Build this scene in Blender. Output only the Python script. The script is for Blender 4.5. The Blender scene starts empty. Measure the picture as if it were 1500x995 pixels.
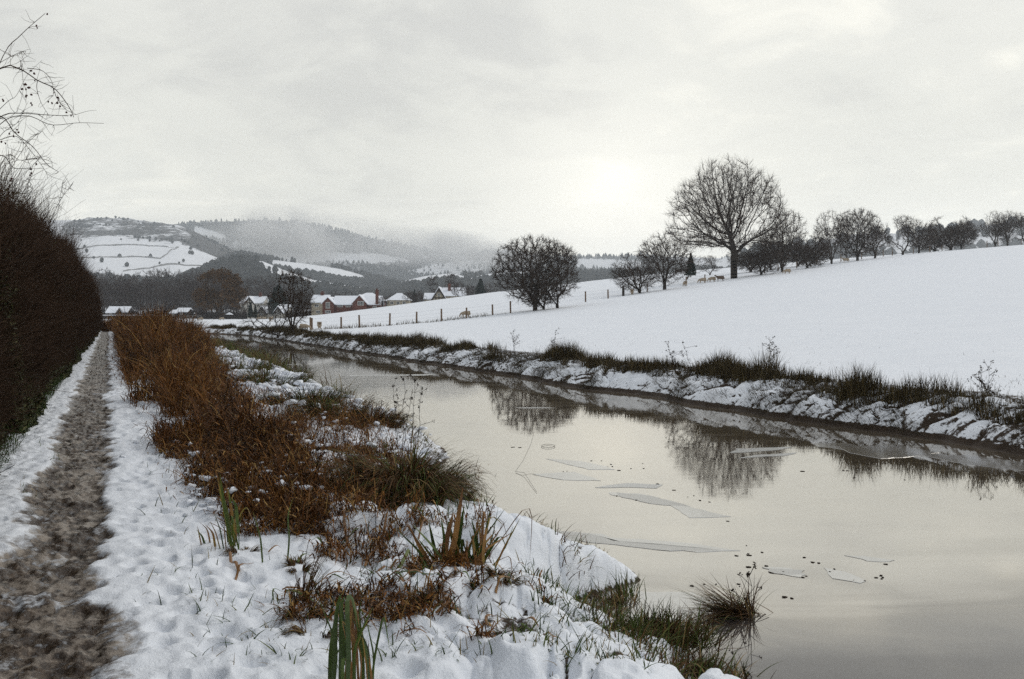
import bpy, bmesh, math, random
import numpy as np
from mathutils import Vector, Matrix
R = math.radians
random.seed(7)
rng = np.random.default_rng(11)
sc = bpy.context.scene
col = sc.collection

# ------------------------------------------------------------------ camera
F = 1458.0            # focal length in photograph pixels (1500 wide)
HZ = 460.0            # pixel row of the horizon
CZ = 2.1              # eye height above the water
cd = bpy.data.cameras.new('camera'); cam = bpy.data.objects.new('camera', cd); col.objects.link(cam)
cam.location = (0, 0, CZ); cam.rotation_euler = (R(90), 0, 0)
cd.sensor_width = 36; cd.lens = 36 * F / 1500; cd.shift_y = -(497.5 - HZ) / 1500
cd.clip_start = .1; cd.clip_end = 20000
sc.camera = cam

# ------------------------------------------------------------------ sky, sun, exposure
SUN_EL, SUN_AZ = R(44), R(55)          # azimuth clockwise from +Y
world = bpy.data.worlds.new('World'); sc.world = world; world.use_nodes = True
nt = world.node_tree; nt.nodes.clear()
def N(nt, t, **k):
    n = nt.nodes.new(t)
    for a, b in k.items():
        if a in ('op',): n.operation = b
        else: setattr(n, a, b)
    return n
def L(nt, a, b): nt.links.new(a, b)
def mathn(nt, op, a, b=None, c=None, clamp=False):
    n = nt.nodes.new('ShaderNodeMath'); n.operation = op; n.use_clamp = clamp
    for i, x in enumerate((a, b, c)):
        if x is None: continue
        if isinstance(x, (int, float)): n.inputs[i].default_value = x
        else: nt.links.new(x, n.inputs[i])
    return n.outputs[0]
def ramp(nt, fac, stops, interp='EASE'):
    n = nt.nodes.new('ShaderNodeValToRGB'); n.color_ramp.interpolation = interp
    cr = n.color_ramp
    while len(cr.elements) < len(stops): cr.elements.new(.5)
    for e, (p, c) in zip(cr.elements, stops):
        e.position = p; e.color = (*c, 1) if len(c) == 3 else c
    if fac is not None: nt.links.new(fac, n.inputs[0])
    return n.outputs[0]
def noise(nt, vec, scale, detail=3, rough=.5, dist=0, out=0):
    n = nt.nodes.new('ShaderNodeTexNoise'); n.inputs['Scale'].default_value = scale
    n.inputs['Detail'].default_value = detail; n.inputs['Roughness'].default_value = rough
    n.inputs['Distortion'].default_value = dist
    if vec is not None: nt.links.new(vec, n.inputs['Vector'])
    return n.outputs[out]
def mixc(nt, fac, a, b, mode='MIX'):
    n = nt.nodes.new('ShaderNodeMix'); n.data_type = 'RGBA'; n.blend_type = mode
    for s, x in ((0, fac), (6, a), (7, b)):
        if isinstance(x, (int, float)): n.inputs[s].default_value = x
        elif isinstance(x, tuple): n.inputs[s].default_value = (*x, 1)
        else: nt.links.new(x, n.inputs[s])
    return n.outputs[2]
sky = N(nt, 'ShaderNodeTexSky'); sky.sky_type = 'NISHITA'; sky.sun_disc = False
sky.sun_elevation = SUN_EL; sky.sun_rotation = SUN_AZ; sky.air_density = 1.5; sky.dust_density = 4
tc = N(nt, 'ShaderNodeTexCoord')
sep = N(nt, 'ShaderNodeSeparateXYZ'); L(nt, tc.outputs['Generated'], sep.inputs[0])
zz = mathn(nt, 'MAXIMUM', sep.outputs[2], 0.0)
# perspective of a flat cloud deck: direction / (elevation + something)
dv = mathn(nt, 'ADD', zz, .22)
cx = mathn(nt, 'DIVIDE', sep.outputs[0], dv); cy = mathn(nt, 'DIVIDE', sep.outputs[1], dv)
cmb = N(nt, 'ShaderNodeCombineXYZ'); L(nt, cx, cmb.inputs[0]); L(nt, cy, cmb.inputs[1]); cmb.inputs[2].default_value = 3.3
n1 = noise(nt, cmb.outputs[0], 1.15, 5, .52, .6)
n2 = noise(nt, cmb.outputs[0], 3.6, 5, .6, .8)
nn = mathn(nt, 'ADD', mathn(nt, 'MULTIPLY', n1, .7), mathn(nt, 'MULTIPLY', n2, .3))
cloud = ramp(nt, nn, [(.36, (.585, .585, .585)), (.50, (.71, .71, .695)), (.64, (.90, .885, .84))])
elev = ramp(nt, zz, [(0, (1.62, 1.60, 1.53)), (.075, (1.16, 1.15, 1.11)), (.13, (.93, .93, .905)), (.18, (.86, .86, .84)), (.30, (.83, .83, .82)), (.42, (.60, .60, .625)), (.6, (.49, .51, .56)), (1, (.50, .54, .62))])
elev_n = [n for n in nt.nodes if n.bl_idname == 'ShaderNodeValToRGB'][-1]
c1 = mixc(nt, 1.0, cloud, elev, 'MULTIPLY')
c1 = mixc(nt, 1.0, c1, (1.25, 1.235, 1.175), 'MULTIPLY')
# brightening where the sun sits behind the cloud, low over the field
dotn = N(nt, 'ShaderNodeVectorMath', op='DOT_PRODUCT'); L(nt, tc.outputs['Generated'], dotn.inputs[0])
gd = Vector((.11, 1, .045)).normalized(); dotn.inputs[1].default_value = gd
glow = mathn(nt, 'POWER', mathn(nt, 'MAXIMUM', dotn.outputs['Value'], 0), 110)
c2 = mixc(nt, mathn(nt, 'MULTIPLY', glow, .62), c1, (1.62, 1.55, 1.38))
c3 = mixc(nt, 1.0, c2, (10, 10, 10), 'MULTIPLY')
for n in nt.nodes:
    if n.bl_idname == 'ShaderNodeMix': n.clamp_result = False
skyc = mixc(nt, .93, sky.outputs[0], c3)
bg = N(nt, 'ShaderNodeBackground'); bg.inputs[1].default_value = .10; L(nt, skyc, bg.inputs[0])
wo = N(nt, 'ShaderNodeOutputWorld'); L(nt, bg.outputs[0], wo.inputs[0])

sd = bpy.data.lights.new('sun', 'SUN'); sd.energy = .8; sd.angle = R(30); sd.color = (1, .95, .87)
sun = bpy.data.objects.new('sun', sd); col.objects.link(sun)
sdir = Vector((math.sin(SUN_AZ) * math.cos(SUN_EL), math.cos(SUN_AZ) * math.cos(SUN_EL), math.sin(SUN_EL)))
sun.rotation_euler = sdir.to_track_quat('Z', 'Y').to_euler(); sun.location = sdir * 60

vs = sc.view_settings; vs.view_transform = 'Standard'; vs.look = 'None'; vs.exposure = .25; vs.gamma = 1
sc.render.engine = 'CYCLES'
cy_ = sc.cycles; cy_.max_bounces = 6; cy_.diffuse_bounces = 3; cy_.glossy_bounces = 3; cy_.transmission_bounces = 2
cy_.volume_bounces = 2; cy_.transparent_max_bounces = 6; cy_.use_denoising = False; cy_.volume_max_steps = 64

# ------------------------------------------------------------------ helpers
def vnoise(x, y, seed=0):
    x = np.asarray(x, float); y = np.asarray(y, float)
    xi = np.floor(x).astype(np.int64); yi = np.floor(y).astype(np.int64)
    fx = x - xi; fy = y - yi
    ux = fx * fx * fx * (fx * (fx * 6 - 15) + 10); uy = fy * fy * fy * (fy * (fy * 6 - 15) + 10)
    def h(a, b):
        n = (a * 374761393 + b * 668265263 + seed * 982451653) & 0xffffffff
        n = ((n ^ (n >> 13)) * 1274126177) & 0xffffffff
        n = (n ^ (n >> 16)) & 0xffffffff
        return n / 2147483648.0 - 1
    a = h(xi, yi); b = h(xi + 1, yi); c = h(xi, yi + 1); d = h(xi + 1, yi + 1)
    return (a * (1 - ux) + b * ux) * (1 - uy) + (c * (1 - ux) + d * ux) * uy
def fbm(x, y, o=4, seed=0, g=.5):
    r = 0; a = 1; t = 0
    for i in range(o):
        r = r + a * vnoise(x, y, seed + i * 17); t += a; a *= g; x = x * 2.03 + 3.1; y = y * 2.03 - 1.7
    return r / t
def sst(a, b, x):
    t = np.clip((x - a) / (b - a), 0, 1); return t * t * (3 - 2 * t)
def cells(x, y, seed=0, jit=.8):
    """distance to nearest jittered cell point and its random value"""
    xi = np.floor(x); yi = np.floor(y); best = np.full(np.shape(x), 9.); val = np.zeros(np.shape(x))
    for i in (-1, 0, 1):
        for j in (-1, 0, 1):
            a = (xi + i); b = (yi + j)
            def hh(k):
                n = (a.astype(np.int64) * 73856093 + b.astype(np.int64) * 19349663 + (seed + k) * 83492791) & 0xffffffff
                n = ((n ^ (n >> 13)) * 1274126177) & 0xffffffff
                return ((n ^ (n >> 16)) & 0xffffffff) / 4294967296.0
            px = a + .5 + (hh(1) - .5) * jit; py = b + .5 + (hh(2) - .5) * jit
            d = np.hypot(x - px, y - py); m = d < best
            best = np.where(m, d, best); val = np.where(m, hh(3), val)
    return best, val

def mesh_np(name, V, F, mat, parent=None, attrs=None, smooth=True, link=True):
    """V (n,3); F = array (m,k) or list of such arrays."""
    V = np.ascontiguousarray(V, dtype=np.float32)
    Fs = F if isinstance(F, list) else [F]
    Fs = [np.asarray(f, dtype=np.int32) for f in Fs if len(f)]
    me = bpy.data.meshes.new(name)
    me.vertices.add(len(V)); me.vertices.foreach_set('co', V.ravel())
    li = np.concatenate([f.ravel() for f in Fs]); tot = np.concatenate([np.full(len(f), f.shape[1], np.int32) for f in Fs])
    st = np.concatenate([[0], np.cumsum(tot)[:-1]]).astype(np.int32)
    me.loops.add(len(li)); me.loops.foreach_set('vertex_index', li)
    me.polygons.add(len(tot)); me.polygons.foreach_set('loop_start', st); me.polygons.foreach_set('loop_total', tot)
    me.polygons.foreach_set('use_smooth', np.full(len(tot), bool(smooth)))
    me.update(calc_edges=True)
    for k, a in (attrs or {}).items():
        at = me.attributes.new(k, 'FLOAT', 'POINT'); at.data.foreach_set('value', np.ascontiguousarray(a, np.float32))
    if isinstance(mat, (list, tuple)):
        for m in mat: me.materials.append(m)
    elif mat: me.materials.append(mat)
    if not link: return me
    o = bpy.data.objects.new(name, me); col.objects.link(o)
    if parent: o.parent = parent
    return o
def grid_faces(nr, nc):
    i = np.arange(nr - 1)[:, None] * nc + np.arange(nc - 1)[None, :]
    i = i.ravel(); return np.stack([i, i + 1, i + nc + 1, i + nc], 1)
def tag(o, label=None, cat=None, group=None, kind=None):
    if label: o['label'] = label
    if cat: o['category'] = cat
    if group: o['group'] = group
    if kind: o['kind'] = kind
    return o
def thing(name, loc, label, cat, group=None, rz=0):
    o = bpy.data.objects.new(name, None); col.objects.link(o); o.location = loc; o.rotation_euler.z = rz
    o.empty_display_size = .3
    return tag(o, label, cat, group)
def dup(root, loc, rz=0, scale=None, label=None, group=None):
    r = root.copy(); col.objects.link(r); r.location = loc; r.rotation_euler = (0, 0, rz)
    if scale is not None: r.scale = scale if hasattr(scale, '__len__') else (scale,) * 3
    if label: r['label'] = label
    if group: r['group'] = group
    for ch in root.children:
        c = ch.copy(); col.objects.link(c); c.parent = r
        for g in ch.children:
            d = g.copy(); col.objects.link(d); d.parent = c
    return r
class MB:
    def __init__(s): s.V = []; s.F = {}; s.n = 0
    def add(s, V, faces):
        for f in faces: s.F.setdefault(len(f), []).append([i + s.n for i in f])
        s.V += [tuple(v) for v in V]; s.n += len(V)
    def box(s, x0, x1, y0, y1, z0, z1):
        s.add([(x0, y0, z0), (x1, y0, z0), (x1, y1, z0), (x0, y1, z0), (x0, y0, z1), (x1, y0, z1), (x1, y1, z1), (x0, y1, z1)],
              [(0, 3, 2, 1), (4, 5, 6, 7), (0, 1, 5, 4), (1, 2, 6, 5), (2, 3, 7, 6), (3, 0, 4, 7)])
    def build(s, name, mat, parent=None, smooth=False):
        return mesh_np(name, np.array(s.V), [np.array(f) for f in s.F.values()], mat, parent, smooth=smooth)

def px(x, Y): return (x - 750) / F * Y
def pz(y, Y): return CZ - (y - HZ) / F * Y

# ------------------------------------------------------------------ lie of the land
DX, DY = -.3754, .9269                      # direction of the towpath
def sv(X, Y): return X * DX + Y * DY, X * DY - Y * DX
def xy(s, v): return s * DX + v * DY, s * DY - v * DX
def bend(s): return np.maximum(0, s - 95) ** 2 / 80
_ws = [-80, -5, 0, 5, 6, 6.45, 6.65, 6.9, 7.3, 7.8, 8.4, 9.35, 10.5, 12.2, 13.4, 14.6, 18.6, 23.3, 31, 42, 80, 119, 300]
_wv = [3.1, 3.0, 3.0, 3.05, 3.12, 3.0, 3.2, 3.7, 3.8, 3.62, 3.4, 3.3, 3.3, 3.7, 4.3, 4.7, 4.85, 5.1, 5.4, 5.66, 5.6, 5.5, 5.5]
def w_near(s): return np.interp(s, _ws, _wv) + .16 * fbm(s * 1.3, s * 0 + .5, 3, 5)
def w_far(s): return 12.6 + .35 * vnoise(s * .23, s * 0 + .5, 6) + .22 * vnoise(s * .9, s * 0 + 2.5, 7) + .1 * vnoise(s * 2.6, s * 0, 8)
_gt = np.arange(-50, 400, .5)
_gv = np.interp(_gt, [-50, 14, 16.5, 23.9, 29.6, 37.9, 56.4, 84.9, 112, 138, 161, 183, 215, 400], [.5, .58, .65, .96, 1.45, 2.1, 4.2, 7.3, 10.5, 13.2, 15.2, 17, 17.6, 17])
_k = np.hanning(41); _k /= _k.sum(); _gv = np.convolve(np.pad(_gv, 20, 'edge'), _k, 'valid')
def seg_d(X, Y, a, b):
    ax, ay = a; bx, by = b; dx, dy = bx - ax, by - ay
    t = np.clip(((X - ax) * dx + (Y - ay) * dy) / (dx * dx + dy * dy), 0, 1)
    return np.hypot(X - ax - t * dx, Y - ay - t * dy)
def land(X, Y, out=False):
    X = np.asarray(X, float); Y = np.asarray(Y, float)
    s, v = sv(X, Y); vc = v + bend(s)
    w = w_near(s); wf = w_far(s)
    d = w - vc
    near = .48 * (1 - np.exp(-np.clip(d, 0, 50) / np.interp(s, [3, 9, 11, 14], [.62, .62, .5, .4]))) - .7 * sst(0, 1.3, -d)
    dist = np.hypot(X, Y)
    bankz = sst(.9, 1.8, vc) * (d > -.5)
    wX = X + .15 * vnoise(X * 2, Y * 2, 27); wY = Y + .15 * vnoise(X * 2, Y * 2, 28)
    bil = lambda f, sd: np.minimum(np.abs(vnoise(wX * f, wY * f, sd)) * 2.2, 1) ** .75 - .5
    lumps = .07 * fbm(X * .9, Y * .9, 3, 21) + .085 * bil(1.7, 22) + .055 * bil(3.6, 23) + .022 * bil(8, 24) + .006 * vnoise(X * 19, Y * 19, 26)
    fade = 1 - sst(40, 90, dist)
    near = near + lumps * bankz * sst(-.30, .10, d) * (.3 + .7 * fade) * np.interp(s, [4, 8, 12], [1.35, 1.35, 1.15])
    # spit and inlet at the water's edge
    near = near - .16 * np.exp(-(seg_d(X, Y, (.62, 7.12), (1.6, 7.05)) / .2) ** 2) * (dist < 12)
    # verge, trodden
    dd, rv = cells(X * 4.2, Y * 4.2, 3)
    tro = (np.exp(-((v - .55) / .55) ** 2) + .8 * np.exp(-((v + .95) / .3) ** 2)) * fade
    near = near + tro * (-.055 * sst(.42, .12, dd) * (rv > .35) + .018 * fbm(X * 6, Y * 6, 3, 31) + .012 * vnoise(X * 17, Y * 17, 33))
    dd2, rv2 = cells(X * 1.7, Y * 1.7, 9)
    near = near - .06 * sst(.16, .05, dd2) * (rv2 > .45) * (v > 0) * (v < 2.2) * fade
    near = near + (.016 * fbm(X * 3, Y * 3, 3, 35) + .010 * fbm(X * 13, Y * 13, 2, 36)) * fade
    # path
    edge = np.abs(v + .33 + .07 * vnoise(s * 1.1, s * 0, 41)) - .33 - .11 * fbm(s * 1.9, v * 2.2, 3, 42) - .06 * vnoise(s * 4, v * 6, 44) - .02 * vnoise(s * 11, v * 15, 47)
    ed = 1 - sst(-.14, .10, edge)
    pn = .016 * fbm(s * 4, v * 4, 4, 45) + .016 * sst(.1, .5, fbm(s * 5, v * 5, 2, 46))
    near = near * (1 - ed) + ed * (.44 - .028 + pn)
    # far side
    d2 = vc - wf
    far = -.7 * sst(0, 1.5, -d2) + .55 * (1 - np.exp(-np.clip(d2, 0, 50) / .55)) + (np.interp(v, _gt, _gv) - .55) * sst(.5, 2.2, d2)
    far = far + .010 * fbm(X * 1.3, Y * 1.3, 3, 52) * sst(1.5, 4, d2) + .03 * fbm(X * .22, Y * .22, 2, 51) * sst(1.5, 5, d2) * 2
    mid = (w + wf) / 2
    z = np.where(vc < mid, near, far)
    # ground beyond the crest drops to the valley floor, rises slowly towards the hills
    st = np.interp(v, [20, 45, 85, 130], [140, 180, 232, 250]); cr = sst(0, 1, (Y - st) / 98) * (vc >= mid)
    flat = .55 + sst(420, 1200, Y) * 12
    z = z * (1 - cr) + flat * cr
    z = np.where((vc < w - 2) & (Y > 60), z + sst(60, 200, -v) * .6, z)
    z = z + np.where(dist > 1200, -8 * sst(1200, 3000, dist), 0)
    if out: return z, dict(s=s, v=v, vc=vc, d=d, d2=d2, ed=ed, edge=edge, mid=mid)
    return z
def ground(X, Y): return float(land(np.array([X]), np.array([Y]))[0])

# ------------------------------------------------------------------ materials
def mat(name): 
    m = bpy.data.materials.new(name); m.use_nodes = True; nt = m.node_tree; nt.nodes.clear()
    o = nt.nodes.new('ShaderNodeOutputMaterial'); b = nt.nodes.new('ShaderNodeBsdfPrincipled'); L(nt, b.outputs[0], o.inputs[0])
    return m, nt, b
def simple(name, c, rough=.8, var=.25, scale=6, bump=.0):
    m, nt, b = mat(name); t = N(nt, 'ShaderNodeTexCoord')
    n = noise(nt, t.outputs['Object'], scale, 4, .6)
    cc = ramp(nt, n, [(.3, tuple(x * (1 - var) for x in c)), (.7, tuple(min(1, x * (1 + var)) for x in c))], 'LINEAR')
    L(nt, cc, b.inputs['Base Color']); b.inputs['Roughness'].default_value = rough
    b.inputs['Specular IOR Level'].default_value = .25
    if bump:
        bp = N(nt, 'ShaderNodeBump'); bp.inputs['Strength'].default_value = bump; bp.inputs['Distance'].default_value = .05
        L(nt, n, bp.inputs['Height']); L(nt, bp.outputs[0], b.inputs['Normal'])
    return m
def shade_mat(name, stops, rough=.75, spec=.2, transl=0):
    """colour picked by the per-blade 'shade' value"""
    m, nt, b = mat(name); a = N(nt, 'ShaderNodeAttribute'); a.attribute_name = 'shade'
    cc = ramp(nt, a.outputs['Fac'], stops, 'LINEAR'); L(nt, cc, b.inputs['Base Color'])
    b.inputs['Roughness'].default_value = rough; b.inputs['Specular IOR Level'].default_value = spec
    return m
SNOW = (.82, .85, .91)
def ground_mat(name, field=False):
    m, nt, b = mat(name); g = N(nt, 'ShaderNodeNewGeometry'); P = g.outputs['Position']
    mud = N(nt, 'ShaderNodeAttribute'); mud.attribute_name = 'mud'
    lit = N(nt, 'ShaderNodeAttribute'); lit.attribute_name = 'litter'
    nf = noise(nt, P, 15, 6, .68); nm = noise(nt, P, 3.0, 6, .62, .6); nc = noise(nt, P, 60, 3, .6)
    # mud colours: wet brown soil with slush pressed into it
    mc = ramp(nt, nf, [(.3, (.016, .010, .006)), (.5, (.048, .031, .019)), (.72, (.13, .088, .054))], 'LINEAR')
    sl = ramp(nt, mathn(nt, 'ADD', mathn(nt, 'MULTIPLY', nm, .6), mathn(nt, 'MULTIPLY', nf, .4)), [(.49, (0, 0, 0)), (.57, (1, 1, 1))], 'LINEAR')
    slush = mixc(nt, mathn(nt, 'MULTIPLY', sl, .8), mc, (.30, .255, .21))
    lc = ramp(nt, nc, [(.3, (.012, .008, .005)), (.6, (.045, .027, .014)), (.8, (.11, .07, .035))], 'LINEAR')
    sv_ = ramp(nt, noise(nt, P, .9, 4, .6), [(.3, (.80, .835, .89)), (.7, (.84, .87, .92))], 'LINEAR')
    f1 = ramp(nt, mathn(nt, 'ADD', mud.outputs['Fac'], mathn(nt, 'MULTIPLY', mathn(nt, 'SUBTRACT', nf, .5), .9)), [(.34, (0, 0, 0)), (.62, (1, 1, 1))], 'LINEAR')
    f2 = ramp(nt, mathn(nt, 'ADD', lit.outputs['Fac'], mathn(nt, 'MULTIPLY', mathn(nt, 'SUBTRACT', nf, .5), 1.1)), [(.42, (0, 0, 0)), (.56, (1, 1, 1))], 'LINEAR')
    c = mixc(nt, f1, sv_, slush); c = mixc(nt, f2, c, lc)
    L(nt, c, b.inputs['Base Color'])
    wet = mathn(nt, 'MULTIPLY', f1, .38); L(nt, mathn(nt, 'SUBTRACT', .72, wet), b.inputs['Roughness'])
    b.inputs['Specular IOR Level'].default_value = .3
    bh = mathn(nt, 'ADD', mathn(nt, 'MULTIPLY', nf, .6), mathn(nt, 'MULTIPLY', nc, .25))
    bp = N(nt, 'ShaderNodeBump'); bp.inputs['Strength'].default_value = .55; bp.inputs['Distance'].default_value = .03
    L(nt, bh, bp.inputs['Height']); L(nt, bp.outputs[0], b.inputs['Normal'])
    return m
M = {}
M['ground'] = ground_mat('snowy ground')
M['snow'] = simple('snow', SNOW, .7, .03, 5, .15)
M['bark'] = simple('bark', (.035, .027, .02), .9, .4, 9, .4)
M['twig'] = simple('twigs', (.040, .026, .018), .9, .3, 2)
M['twig_red'] = simple('reddish twigs', (.044, .024, .013), .9, .5, 1.5)
M['far_twig'] = simple('far twigs', (.050, .038, .034), .9, .3, .3)
M['brown_leaf'] = shade_mat('withered oak leaves', [(0, (.035, .018, .006)), (.5, (.085, .042, .012)), (1, (.14, .072, .022))])
M['wood'] = simple('weathered wood', (.16, .11, .075), .85, .3, 8, .2)
M['brick'] = simple('red brick', (.11, .045, .034), .9, .3, 3)
M['cream'] = simple('cream render', (.33, .29, .22), .85, .12, 2)
M['white'] = simple('white render', (.55, .53, .48), .85, .1, 2)
M['dark'] = simple('dark timber', (.03, .024, .02), .8, .3, 3)
M['glass'] = simple('window glass', (.03, .035, .04), .1, .2, 3)
M['wall_stone'] = simple('dry stone', (.26, .26, .26), .9, .3, .2)
M['frame'] = simple('white frames', (.6, .6, .58), .6, .05, 3)
M['metal'] = simple('grey metal', (.15, .15, .14), .6, .2, 3)
M['wool'] = simple('wool', (.33, .265, .195), .95, .2, 14, .3)
M['wool_brown'] = simple('dark wool', (.11, .08, .06), .95, .2, 14, .3)
M['brown'] = shade_mat('withered stems', [(0, (.020, .010, .004)), (.3, (.060, .024, .006)), (.6, (.135, .050, .009)), (.85, (.21, .088, .016)), (1, (.36, .23, .08))])
M['sedge'] = shade_mat('sedge blades', [(0, (.03, .016, .006)), (.3, (.10, .05, .017)), (.5, (.045, .055, .012)), (.8, (.07, .10, .018)), (1, (.26, .17, .07))])
M['green'] = shade_mat('green blades', [(0, (.018, .035, .008)), (.5, (.04, .075, .013)), (.8, (.09, .12, .02)), (1, (.22, .15, .05))])
M['rush'] = shade_mat('bank grass', [(0, (.018, .013, .008)), (.5, (.052, .038, .016)), (.8, (.085, .068, .026)), (1, (.17, .12, .055))])
M['ivy'] = shade_mat('ivy leaves', [(0, (.016, .020, .006)), (.5, (.036, .044, .010)), (1, (.085, .085, .02))], .6, .35)
M['hedge_leaf'] = shade_mat('hedge leaves', [(0, (.010, .007, .004)), (.6, (.026, .016, .007)), (1, (.065, .036, .014))], .8)
M['iris'] = shade_mat('flag leaves', [(0, (.035, .06, .01)), (.45, (.085, .13, .015)), (.75, (.22, .20, .03)), (.88, (.30, .15, .04)), (1, (.17, .08, .03))], .5, .4)
M['berry'] = simple('dark red hips', (.05, .008, .006), .4, .2, 5)
M['conifer'] = simple('conifer green', (.013, .026, .018), .9, .3, 1)
M['seed'] = simple('seed heads', (.03, .018, .010), .9, .3, 6)

# water: dark peaty canal with a thin skin of new ice in places
m, wnt, b = mat('canal water'); g = N(wnt, 'ShaderNodeNewGeometry'); P = g.outputs['Position']
mp = N(wnt, 'ShaderNodeMapping'); mp.inputs['Rotation'].default_value = (0, 0, R(8)); mp.inputs['Scale'].default_value = (.35, .9, 1); L(wnt, P, mp.inputs[0])
ni = noise(wnt, mp.outputs[0], 1.1, 4, .5, 1.2)
ice = ramp(wnt, ni, [(.46, (0, 0, 0)), (.60, (1, 1, 1))], 'LINEAR')
sp = N(wnt, 'ShaderNodeSeparateXYZ'); L(wnt, P, sp.inputs[0])
opn = ramp(wnt, mathn(wnt, 'ADD', mathn(wnt, 'MULTIPLY', mathn(wnt, 'ADD', sp.outputs[1], mathn(wnt, 'MULTIPLY', sp.outputs[0], -.25)), .1), mathn(wnt, 'MULTIPLY', mathn(wnt, 'SUBTRACT', ni, .5), .25)), [(.50, (0, 0, 0)), (.85, (1, 1, 1))])
icec = mixc(wnt, ice, (.085, .070, .052), (.125, .106, .082))
wc = mixc(wnt, opn, (.045, .040, .044), icec); L(wnt, wc, b.inputs['Base Color'])
L(wnt, mathn(wnt, 'MULTIPLY_ADD', opn, 6.8, 1.72), b.inputs['IOR']); b.inputs['Specular Tint'].default_value = (1, .97, .92, 1)
L(wnt, mathn(wnt, 'MULTIPLY_ADD', ice, .035, .012), b.inputs['Roughness'])
nb = noise(wnt, mp.outputs[0], 2.2, 3, .5); nb2 = noise(wnt, P, 30, 2, .5)
bp = N(wnt, 'ShaderNodeBump'); bp.inputs['Strength'].default_value = .04; bp.inputs['Distance'].default_value = .02
L(wnt, mathn(wnt, 'ADD', nb, mathn(wnt, 'MULTIPLY', nb2, .05)), bp.inputs['Height']); L(wnt, bp.outputs[0], b.inputs['Normal'])
M['water'] = m
m, int_, b = mat('thin ice'); g = N(int_, 'ShaderNodeNewGeometry')
n_ = noise(int_, g.outputs['Position'], 7, 4, .6)
L(int_, ramp(int_, n_, [(.3, (.10, .086, .066)), (.7, (.16, .14, .11))], 'LINEAR'), b.inputs['Base Color']); b.inputs['IOR'].default_value = 7.0
b.inputs['Roughness'].default_value = .12
M['ice'] = m
m, int_, b = mat('frosted ice'); g = N(int_, 'ShaderNodeNewGeometry')
n_ = noise(int_, g.outputs['Position'], 12, 4, .6)
L(int_, ramp(int_, n_, [(.3, (.24, .24, .235)), (.7, (.40, .40, .39))], 'LINEAR'), b.inputs['Base Color']); b.inputs['Roughness'].default_value = .2
M['frost'] = m

# ------------------------------------------------------------------ ground sheet
ang = np.concatenate([np.linspace(-180, -50, 70, endpoint=False), np.linspace(-50, -31, 80, endpoint=False),
                      np.linspace(-31, 31, 820, endpoint=False), np.linspace(31, 50, 80, endpoint=False), np.linspace(50, 180, 71)])
rad = [.4]
while rad[-1] < 330: rad.append(rad[-1] * (1.03 if rad[-1] < 2.5 else 1.0065 if rad[-1] < 60 else 1.012))
while rad[-1] < 5800: rad.append(rad[-1] * 1.04)
rad = np.array(rad)
A, RR = np.meshgrid(np.radians(ang), rad)
GX = RR * np.sin(A); GY = RR * np.cos(A)
gz, inf = land(GX, GY, True)
s_, v_, vc_, d_, d2_ = inf['s'], inf['v'], inf['vc'], inf['d'], inf['d2']
nearside = vc_ < inf['mid']
mudm = inf['ed'] * nearside * .9 + .42 * np.exp(-np.clip(inf['edge'], 0, 9) / .10) * nearside * (1 - inf['ed'])
wx_ = GX + .15 * vnoise(GX * 2, GY * 2, 27); wy_ = GY + .15 * vnoise(GX * 2, GY * 2, 28)
crease = np.maximum(sst(.13, .03, np.abs(vnoise(wx_ * 1.7, wy_ * 1.7, 22))), .9 * sst(.10, .02, np.abs(vnoise(wx_ * 3.6, wy_ * 3.6, 23))))
litter = nearside * sst(1.2, 2.2, vc_) * crease * (.42 + .30 * vnoise(GX * 1.1, GY * 1.1, 29))
litter = np.maximum(litter, nearside * (vc_ > 1) * sst(.07, .0, gz) * .75)
thick = nearside * sst(.25, .7, v_ + .25 * vnoise(s_ * 1.1, v_, 61)) * sst(2.9, 2.3, v_ + .3 * vnoise(s_, v_, 62)) * sst(10.5, 14, s_)
litter = np.maximum(litter, .22 * thick)
litter = np.maximum(litter, nearside * sst(-1.15, -1.5, v_) * sst(-3.4, -3.0, v_) * .8)
litter = np.where(~nearside, np.maximum(.8 * sst(.35, .0, d2_), .36 * sst(.0, .4, d2_) * sst(3.0, 1.6, d2_)), litter)
strip = (d2_ > -.25) & (d2_ < 2.3) & (s_ > 6) & (s_ < 125)
gz = gz - .10 * sst(-.25, 0, d2_) * sst(2.3, 2.0, d2_) * ((s_ > 7) & (s_ < 124))
gz = gz - .05 * sst(.60, .50, np.abs(v_ + .33)) * ((s_ > 2.2) & (s_ < 94))
mesh_np('ground', np.stack([GX, GY, gz], -1).reshape(-1, 3), grid_faces(*GX.shape)[:, ::-1], M['ground'],
        attrs=dict(mud=mudm.ravel(), litter=litter.ravel()))['kind'] = 'structure'

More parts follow.
